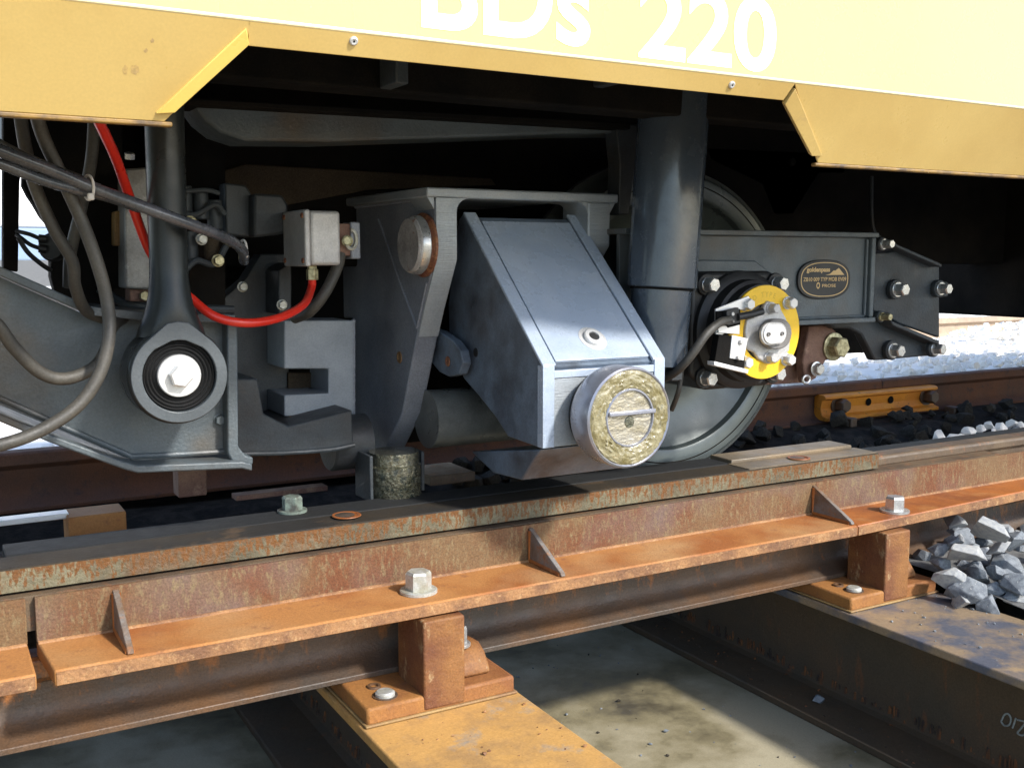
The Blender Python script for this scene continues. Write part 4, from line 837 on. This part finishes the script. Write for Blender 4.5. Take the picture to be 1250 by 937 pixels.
# ============================================================ LINK ROD WITH EYE
YE = 1.80
ec = onY(220, 459, YE); re_ = .0800
lr = thing('link_rod', 'dark upright link rod with a large round eye, white washer and bolt at its foot', 'link rod', (ec.x, YE+.05, ec.z-re_))
def egg(r, y, top):
    pts = []
    for i in range(49):
        t = math.pi*(.5+.22) + (2*math.pi - 2*math.pi*.22)*i/48
        pts.append(Vector((ec.x + math.cos(t)*r, y, ec.z + math.sin(t)*r)))
    pts += [Vector((ec.x+.018, y, ec.z+top)), Vector((ec.x, y, ec.z+top+.003)), Vector((ec.x-.018, y, ec.z+top))]
    return pts
def egg2(r, y):
    a0 = R(38); pts = []
    for i in range(49):
        t = math.pi - a0 + (math.pi + 2*a0)*i/48
        pts.append(Vector((ec.x + math.cos(t)*r, y, ec.z + math.sin(t)*r)))
    e = pts[-1]
    for f in (.2, .4, .6, .8, .97): pts.append(Vector((e.x + (ec.x+.030-e.x)*(f**.7), y, e.z + (ec.z+.165-e.z)*f)))
    for f in (.97, .8, .6, .4, .2): pts.append(Vector((2*ec.x-e.x + (ec.x-.030-(2*ec.x-e.x))*(f**.7), y, e.z + (ec.z+.165-e.z)*f)))
    return pts
def annulus_prism(bm, outer, c, ri, y0, dep, n=None):
    """plate with a round hole: outer polygon (same winding as circle) bridged to the hole"""
    import mathutils
    m_ = len(outer); ang = [math.atan2(p.z-c.z, p.x-c.x) for p in outer]
    o0 = [bm.verts.new(p) for p in outer]; o1 = [bm.verts.new(p + Vector((0,dep,0))) for p in outer]
    i0 = [bm.verts.new((c.x+math.cos(a)*ri, y0, c.z+math.sin(a)*ri)) for a in ang]; i1 = [bm.verts.new((c.x+math.cos(a)*ri, y0+dep, c.z+math.sin(a)*ri)) for a in ang]
    for j in range(m_):
        q = (j+1) % m_
        bm.faces.new((o0[j], o0[q], i0[q], i0[j])); bm.faces.new((o1[q], o1[j], i1[j], i1[q])); bm.faces.new((o0[q], o0[j], o1[j], o1[q])); bm.faces.new((i0[j], i0[q], i1[q], i1[j]))
bm = B(); annulus_prism(bm, egg(re_, YE, .090), ec, .0615, YE, .035); obj('eye_face', bm, M['eyeface'], lr, .0015)
bm = B(); annulus_prism(bm, egg(re_+.004, YE+.006, .080), ec, .0615, YE+.006, .088); obj('eye', bm, M['rod'], lr, .010, 3)
bm = B(); lathe(bm, (ec.x, YE+.03, ec.z), (0,-1,0), [(0,.061),(.018,.061),(.022,.0585),(.017,.056),(.021,.053),(.016,.050),(.020,.047),(.015,.044),(.019,.041),(.014,.038),(.014,0)], 64); obj('rubber_bush', bm, M['rubber'], lr)
bm = B(); lathe(bm, (ec.x, YE+.016, ec.z), (0,-1,0), [(0,0),(0,.0355),(.010,.0365),(.012,.035),(.012,0)], 56); obj('washer', bm, M['whitewash'], lr)
bolt(lr, (ec.x, YE+.004, ec.z), (0,-1,0), .0195, .016, M['whitewash'], washer=0, spin=.3)
# shaft with flared neck; the neck is broad where it meets the eye
sh_t = onY(199, 90, YE+.045); sh_b = Vector((ec.x-.002, YE+.05, ec.z+.150))
bm = B(); N_ = 40; rings = []
prof = [(sh_t.z, .0325, .0325), (ec.z+.30, .0325, .0325), (ec.z+.22, .0315, .0325), (ec.z+.18, .032, .035), (ec.z+.158, .033, .038), (ec.z+.138, .035, .042), (ec.z+.12, .0385, .045), (ec.z+.104, .0435, .046), (ec.z+.09, .049, .046), (ec.z+.078, .0545, .045), (ec.z+.066, .058, .043)]
for z, ra, rb in prof:
    t = min(1, (sh_t.z - z)/(sh_t.z - sh_b.z)); c = sh_t.lerp(sh_b, t); c.z = z
    rings.append([bm.verts.new(c + Vector((math.cos(2*math.pi*i/N_)*ra, math.sin(2*math.pi*i/N_)*rb, 0))) for i in range(N_)])
for a, b in zip(rings, rings[1:]):
    for i in range(N_): bm.faces.new((a[i], b[i], b[(i+1)%N_], a[(i+1)%N_]))
bm.faces.new(rings[0]); bm.faces.new(rings[-1][::-1]); obj('rod_shaft', bm, M['rod'], lr)

# ============================================================ JUNCTION BOX, CABLES AND HOSES
YJ = 2.02
jb = thing('junction_box', 'small cast aluminium junction box screwed to the dark bracket, red cable below', 'junction box', onY(388, 328, YJ+.03))
x0, x1 = onY(379, 290, YJ).x, onY(416, 290, YJ).x; z1, z0 = onY(390, 257, YJ).z, onY(390, 324, YJ).z
bm = B(); box(bm, x0, x1, YJ, YJ+.135, z0, z1); obj('box_body', bm, M['alu'], jb, .007, 3)
bm = B(); box(bm, x0-.013, x0-.0005, YJ-.003, YJ+.138, z0-.002, z1+.002); obj('lid', bm, M['alu'], jb, .004, 3)
for y in (YJ+.008, YJ+.125):
    for z in (z0+.010, z1-.010): bolt(jb, (x0-.013, y, z), (-1,0,0), .006, .003, M['rust_ring'], washer=0, name='screw', socket=True)
zb0 = onY(388, 342, YJ).z; xg = onY(387, 330, YJ).x
bm = B(); lathe(bm, (xg, YJ+.03, z0), (0,0,-1), [(0,0),(0,.010),(.008,.010),(.008,.0125),(z0-zb0,.0125),(z0-zb0,0)], 6); obj('cable_gland', bm, M['brass'], jb, .001)
bm = B(); box(bm, onY(420, 290, YJ).x, onY(447, 290, YJ).x, YJ+.05, YJ+.09, onY(430, 312, YJ).z, onY(430, 272, YJ).z); obj('mounting_block', bm, M['brake'], jb, .002)
bm = B(); box(bm, onY(438, 290, YJ).x, onY(450, 290, YJ).x, YJ+.045, YJ+.095, onY(430, 316, YJ).z, onY(430, 270, YJ).z); obj('mounting_edge', bm, M['cheek'], jb, .003)
pe = onY(428, 292, YJ+.045); bm = B(); tube(bm, [pe + Vector((math.cos(t)*.012, -.002, math.sin(t)*.020)) for t in [R(a) for a in range(-150, 110, 20)]], .004, 8, 2); obj('eyelet', bm, M['bolt_grey'], jb)
bolt(jb, onY(424, 294, YJ+.046), (-.4,-1,0), .010, .016, M['brass'], washer=1.2)
gp_ = Vector((xg, YJ+.03, zb0))
bm = B(); tube(bm, [onY(112, 118, 1.62), onY(118, 142, 1.68), onY(140, 190, 1.78), onY(158, 240, 1.86), onY(180, 300, 1.905), onY(205, 340, 1.92), onY(232, 363, 1.915), onY(262, 386, 1.89), onY(300, 394, 1.88), onY(340, 388, 1.92), onY(370, 372, 1.98), gp_ + Vector((-.003,0,-.018)), gp_ + Vector((0,0,.004))], .0083, 14)
tag(obj('red_cable', bm, M['red']), 'bright red cable running behind the link rod and looping up to the junction box', 'cable')
bm = B(); tube(bm, [onY(416, 310, 2.08), onY(410, 330, 2.07), onY(396, 358, 2.06), onY(378, 380, 2.08), onY(360, 388, 2.14)], .012, 14)
tag(obj('black_hose', bm, M['hose']), 'short black hose curving down beside the junction box', 'hose')
bm = B(); tube(bm, [onY(-40, 168, 1.70), onY(0, 184, 1.72), onY(60, 207, 1.75), onY(108, 227, 1.77), onY(200, 262, 1.76), onY(255, 282, 1.80), onY(282, 294, 1.86), onY(296, 306, 1.93), onY(298, 318, 1.98)], .0098, 16)
tag(obj('conduit', bm, M['conduit']), 'glossy grey conduit slanting across the link rod to a nylon tie', 'conduit')
bm = B(); tube(bm, [onY(-40, 190, 1.72), onY(0, 200, 1.735), onY(55, 221, 1.755), onY(104, 234, 1.785), onY(130, 240, 1.80), onY(170, 254, 1.84)], .0085, 16)
tag(obj('conduit', bm, M['conduit']), 'lower glossy conduit at the left edge, tied to the upper one', 'conduit')
bm = B(); tube(bm, [onY(-40, 150, 1.73), onY(0, 176, 1.745), onY(50, 200, 1.77), onY(108, 223, 1.795)], .0075, 12)
tag(obj('conduit', bm, M['hose']), 'thin dark conduit on top of the pair at the left edge', 'conduit')
def loop_tie(px, py, y, r, ry, label, knot=True):
    c = onY(px, py, y); e = thing('cable_tie', label, 'cable tie', c - Vector((0,0,ry)))
    bm = B(); tube(bm, [c + Vector((math.cos(t)*r*.35, -math.cos(t)*r, math.sin(t)*ry)) for t in [2*math.pi*i/12 for i in range(13)]], .0022, 8, 3); obj('strap', bm, M['tie'], e)
    bm = B(); h = c + Vector((.001, -r*.8, -ry*.75)); box(bm, h.x-.005, h.x+.005, h.y-.004, h.y+.004, h.z-.006, h.z+.005); obj('head', bm, M['tie'], e, .002)
loop_tie(108, 229, 1.775, .016, .019, 'white nylon cable tie round the two conduits at the left')
loop_tie(297, 303, 1.95, .010, .015, 'white nylon cable tie at the end of the conduit, left of the junction box')
H = [
 ([(40,120,1.75),(52,165,1.77),(75,215,1.79),(100,270,1.80),(120,325,1.80),(131,370,1.80),(133,410,1.79),(122,455,1.78),(95,495,1.77),(50,525,1.76),(0,543,1.75),(-50,550,1.75)], .0105, 'long black hose hanging in a wide loop in front of the frame plate'),
 ([(22,120,1.82),(30,175,1.83),(42,225,1.84),(66,280,1.85),(88,318,1.86),(92,350,1.88),(104,378,1.92),(124,388,1.96)], .010, 'black hose dropping behind the conduits towards the frame edge'),
 ([(-50,370,1.76),(-8,392,1.78),(18,425,1.80),(50,455,1.82),(80,462,1.83),(112,450,1.84),(128,430,1.86),(136,400,1.9),(150,388,1.97)], .0105, 'black hose sagging from the left edge across the grey frame plate'),
 ([(116,110,2.0),(112,190,2.0),(100,250,2.02),(86,310,2.04),(84,350,2.06)], .0105, 'faint dark hose in the shade behind the crossing hoses'),
]
for pts, r, lb_ in H:
    bm = B(); tube(bm, [onY(a, b, y) for a, b, y in pts], r, 16); tag(obj('black_hose', bm, M['hose']), lb_, 'hose')
# shaded gear in the left bay
bay = thing('brake_unit', 'shaded brake gear with a mottled metal flank behind the link rod', 'brake unit', onY(170, 365, 2.1))
bm = B(); prism(bm, poly('Y', 2.08, [(152,206),(186,204),(190,354),(153,352)]), (0, .08, 0)); obj('flank', bm, M['mottled'], bay, .004)
bm = B(); prism(bm, poly('Y', 2.10, [(158,352),(186,352),(186,368),(158,368)]), (0, .05, 0)); obj('rust_foot', bm, M['brake'], bay, .003)
bolt(bay, onY(176, 361, 2.098), (0,-1,0), .010, .010, M['brass'], washer=0)
bolt(bay, onY(158, 194, 2.098), (0,-.3,1), .010, .012, M['zinc'], washer=0)
bm = B(); prism(bm, poly('Y', 2.2, [(30,110),(150,120),(150,352),(140,352),(125,392),(68,360),(62,338),(62,300),(62,278),(50,264),(42,250),(34,238),(28,226)]), (0, .05, 0)); obj('shroud', bm, M['black'], bay, .004)
bm = B(); prism(bm, poly('Y', 2.14, [(140,258),(151,256),(151,300),(140,300)]), (0, .04, 0)); obj('rail_block', bm, M['yellow_rust'], bay, .003)
for (a, b) in ((225,245),(245,250),(262,262),(232,300),(258,300)):
    c = onY(a, b, 2.2); bm = B(); cyl(bm, c + Vector((0,0,-.03)), c + Vector((0,0,.03)), .016, n=12); obj('valve_block', bm, random.choice([M['brown'], M['frame_dark'], M['frame_dark']]), bay, .002)
bm = B(); prism(bm, poly('Y', 2.3, [(188,120),(275,120),(275,395),(110,395),(110,345),(188,345)]), (0, .1, 0)); obj('backing', bm, M['black'], bay)  # added black filler; the bay's shade is put into its colour
for pts, rd in (([(196,215),(205,250),(236,262),(262,250),(275,262)], .006), ([(225,330),(240,318),(262,322),(276,300)], .007), ([(120,352),(160,372),(215,376),(285,378)], .009), ([(214,235),(250,232),(268,236)], .005)):
    bm = B(); tube(bm, [onY(a, b, 2.17) for a, b in pts], rd, 10); obj('pipe', bm, M['frame_dark'], bay)
for a, b, rr_ in ((232,272,.012), (246,292,.010), (266,318,.011), (222,300,.009)):
    bolt(bay, onY(a, b, 2.165), (0,-1,0), rr_, .012, M['brass' if a in (232, 266) else 'bolt_grey'], washer=1.2, spin=a)
# post and plugs seen against the light
bm = B(); prism(bm, poly('Y', 2.25, [(4,120),(40,120),(24,222),(22,332),(4,330)]), (0, .05, 0))
tag(obj('hanger_post', bm, M['black'], bevel=.003), 'black upright post against the bright gap at the left edge', 'post')
pl = thing('cable_plug', 'black round coupling with two cable plugs in the bright gap at left', 'cable coupling', onY(64, 325, 2.2))
bm = B(); c = onY(67, 302, 2.2); lathe(bm, c, (-.4,-1,0), [(0,0),(0,.026),(.01,.028),(.014,.024),(.03,.022),(.03,0)], 32); obj('coupling', bm, M['rubber'], pl)
for py, pz in ((292, 284), (304, 288)):
    bm = B(); tube(bm, [onY(56, py, 2.17), onY(47, py-1, 2.17)], .008, 12, 0); obj('plug', bm, M['rubber'], pl)
    bm = B(); tube(bm, [onY(48, py-1, 2.17), onY(36, py-6, 2.17), onY(20, pz-2, 2.19)], .004, 8); obj('lead', bm, M['rubber'], pl)
bm = B(); tube(bm, [onY(22, 290, 2.17), onY(34, 308, 2.17), onY(50, 322, 2.17), onY(62, 330, 2.18)], .0045, 8); obj('lead', bm, M['rubber'], pl)
# strips standing in for sunlit ground, and scraps under the frame
for (a, b, c_, d_, nm, mt, lb_) in ((-40, 642, 84, 624, 'lit_ground_strip', 'alu_bright', 'bright strip standing in for sunlit ground behind the greasy plate at the left edge'), (288, 606, 400, 592, 'lit_ground_strip', 'brake', 'brown strip standing in for lit ground beyond the green bolt')):
    A = onY(a, b, 2.36); C_ = onY(c_, d_, 2.36); bm = B(); box(bm, A.x, C_.x, 2.36, 2.40, (A.z+C_.z)/2-.012, (A.z+C_.z)/2)
    tag(obj(nm, bm, M[mt], bevel=.002), lb_, 'lit ground strip')
A = onY(80, 628, 2.37); C_ = onY(150, 618, 2.37); bm = B(); box(bm, A.x, C_.x, 2.33, 2.42, -.70, (A.z+C_.z)/2); tag(obj('rust_block', bm, M['rust'], bevel=.003), 'small orange rusty block at the end of the bright strip', 'block')
A = onY(217, 575, 2.5); C_ = onY(252, 575, 2.5); bm = B(); box(bm, A.x, C_.x, 2.5, 2.56, onY(235, 606, 2.5).z, onY(235, 560, 2.5).z); tag(obj('hanger_post', bm, M['brake'], bevel=.003), 'short brown post hanging below the frame plate under the eye', 'post')
A = onY(515, 575, 2.4); bm = B(); box(bm, A.x, A.x+.13, 2.35, 2.5, A.z-.03, A.z-.005); tag(obj('rust_block', bm, M['bar'], bevel=.003), 'tan rusty block in the dark under the cross tube', 'block')

# grit scattered on the slab and the sleepers
def grit(name, n, rx, ry, z, mt, seed):
    rs = random.Random(seed); V = []; Fc = []
    for i in range(n):
        bm = rock_bm(900 + i % 6); bm.verts.index_update(); k0 = len(V); sc = .002 + .011*rs.random()**3; p = Vector((rs.uniform(*rx), rs.uniform(*ry), z + sc*.2)); q = Matrix.Rotation(rs.uniform(0, 6.3), 3, 'Z')
        V += [tuple(q @ v.co * sc + p) for v in bm.verts]; Fc += [[v.index + k0 for v in f.verts] for f in bm.faces]; bm.free()
    me = bpy.data.meshes.new(name); me.from_pydata(V, [], Fc); me.update(); me.materials.append(mt); o = bpy.data.objects.new(name, me); COL.objects.link(o); stuff(o)
grit('concrete_grit', 160, (1.0, 1.92), (1.2, 2.7), ZC, M['stone'], 1)
grit('concrete_grit', 50, (1.0, 1.92), (1.2, 2.7), ZC, M['stone3'], 2)
grit('rust_grit', 70, (.68, .99), (1.2, 1.71), ZF, M['rust_edge'], 3)
grit('stone_grit', 160, (1.95, 2.26), (1.2, 1.9), ZF, M['stone'], 4)
grit('rust_grit', 160, (1.94, 2.07), (1.2, 2.6), ZF-.304, M['scale'], 5)
for px, py, z, sz, lb_ in ((1000, 857, ZF-.325+.021, .042, 'grey pebble lying on the lower flange of the right sleeper'), (813, 893, ZC, .016, 'tiny pale pebble on the concrete between the sleepers, nearer one'), (755, 856, ZC, .014, 'tiny dark pebble on the concrete between the sleepers, farther one')):
    bm = rock_bm(int(px)); 
    for v in bm.verts: v.co = v.co*sz + onZ(px, py, z) + Vector((0, 0, sz*.25))
    tag(obj('pebble', bm, M['stone'] if sz > .015 else M['stone3'], angle=12), lb_, 'pebble')
print('objects', len(bpy.data.objects))
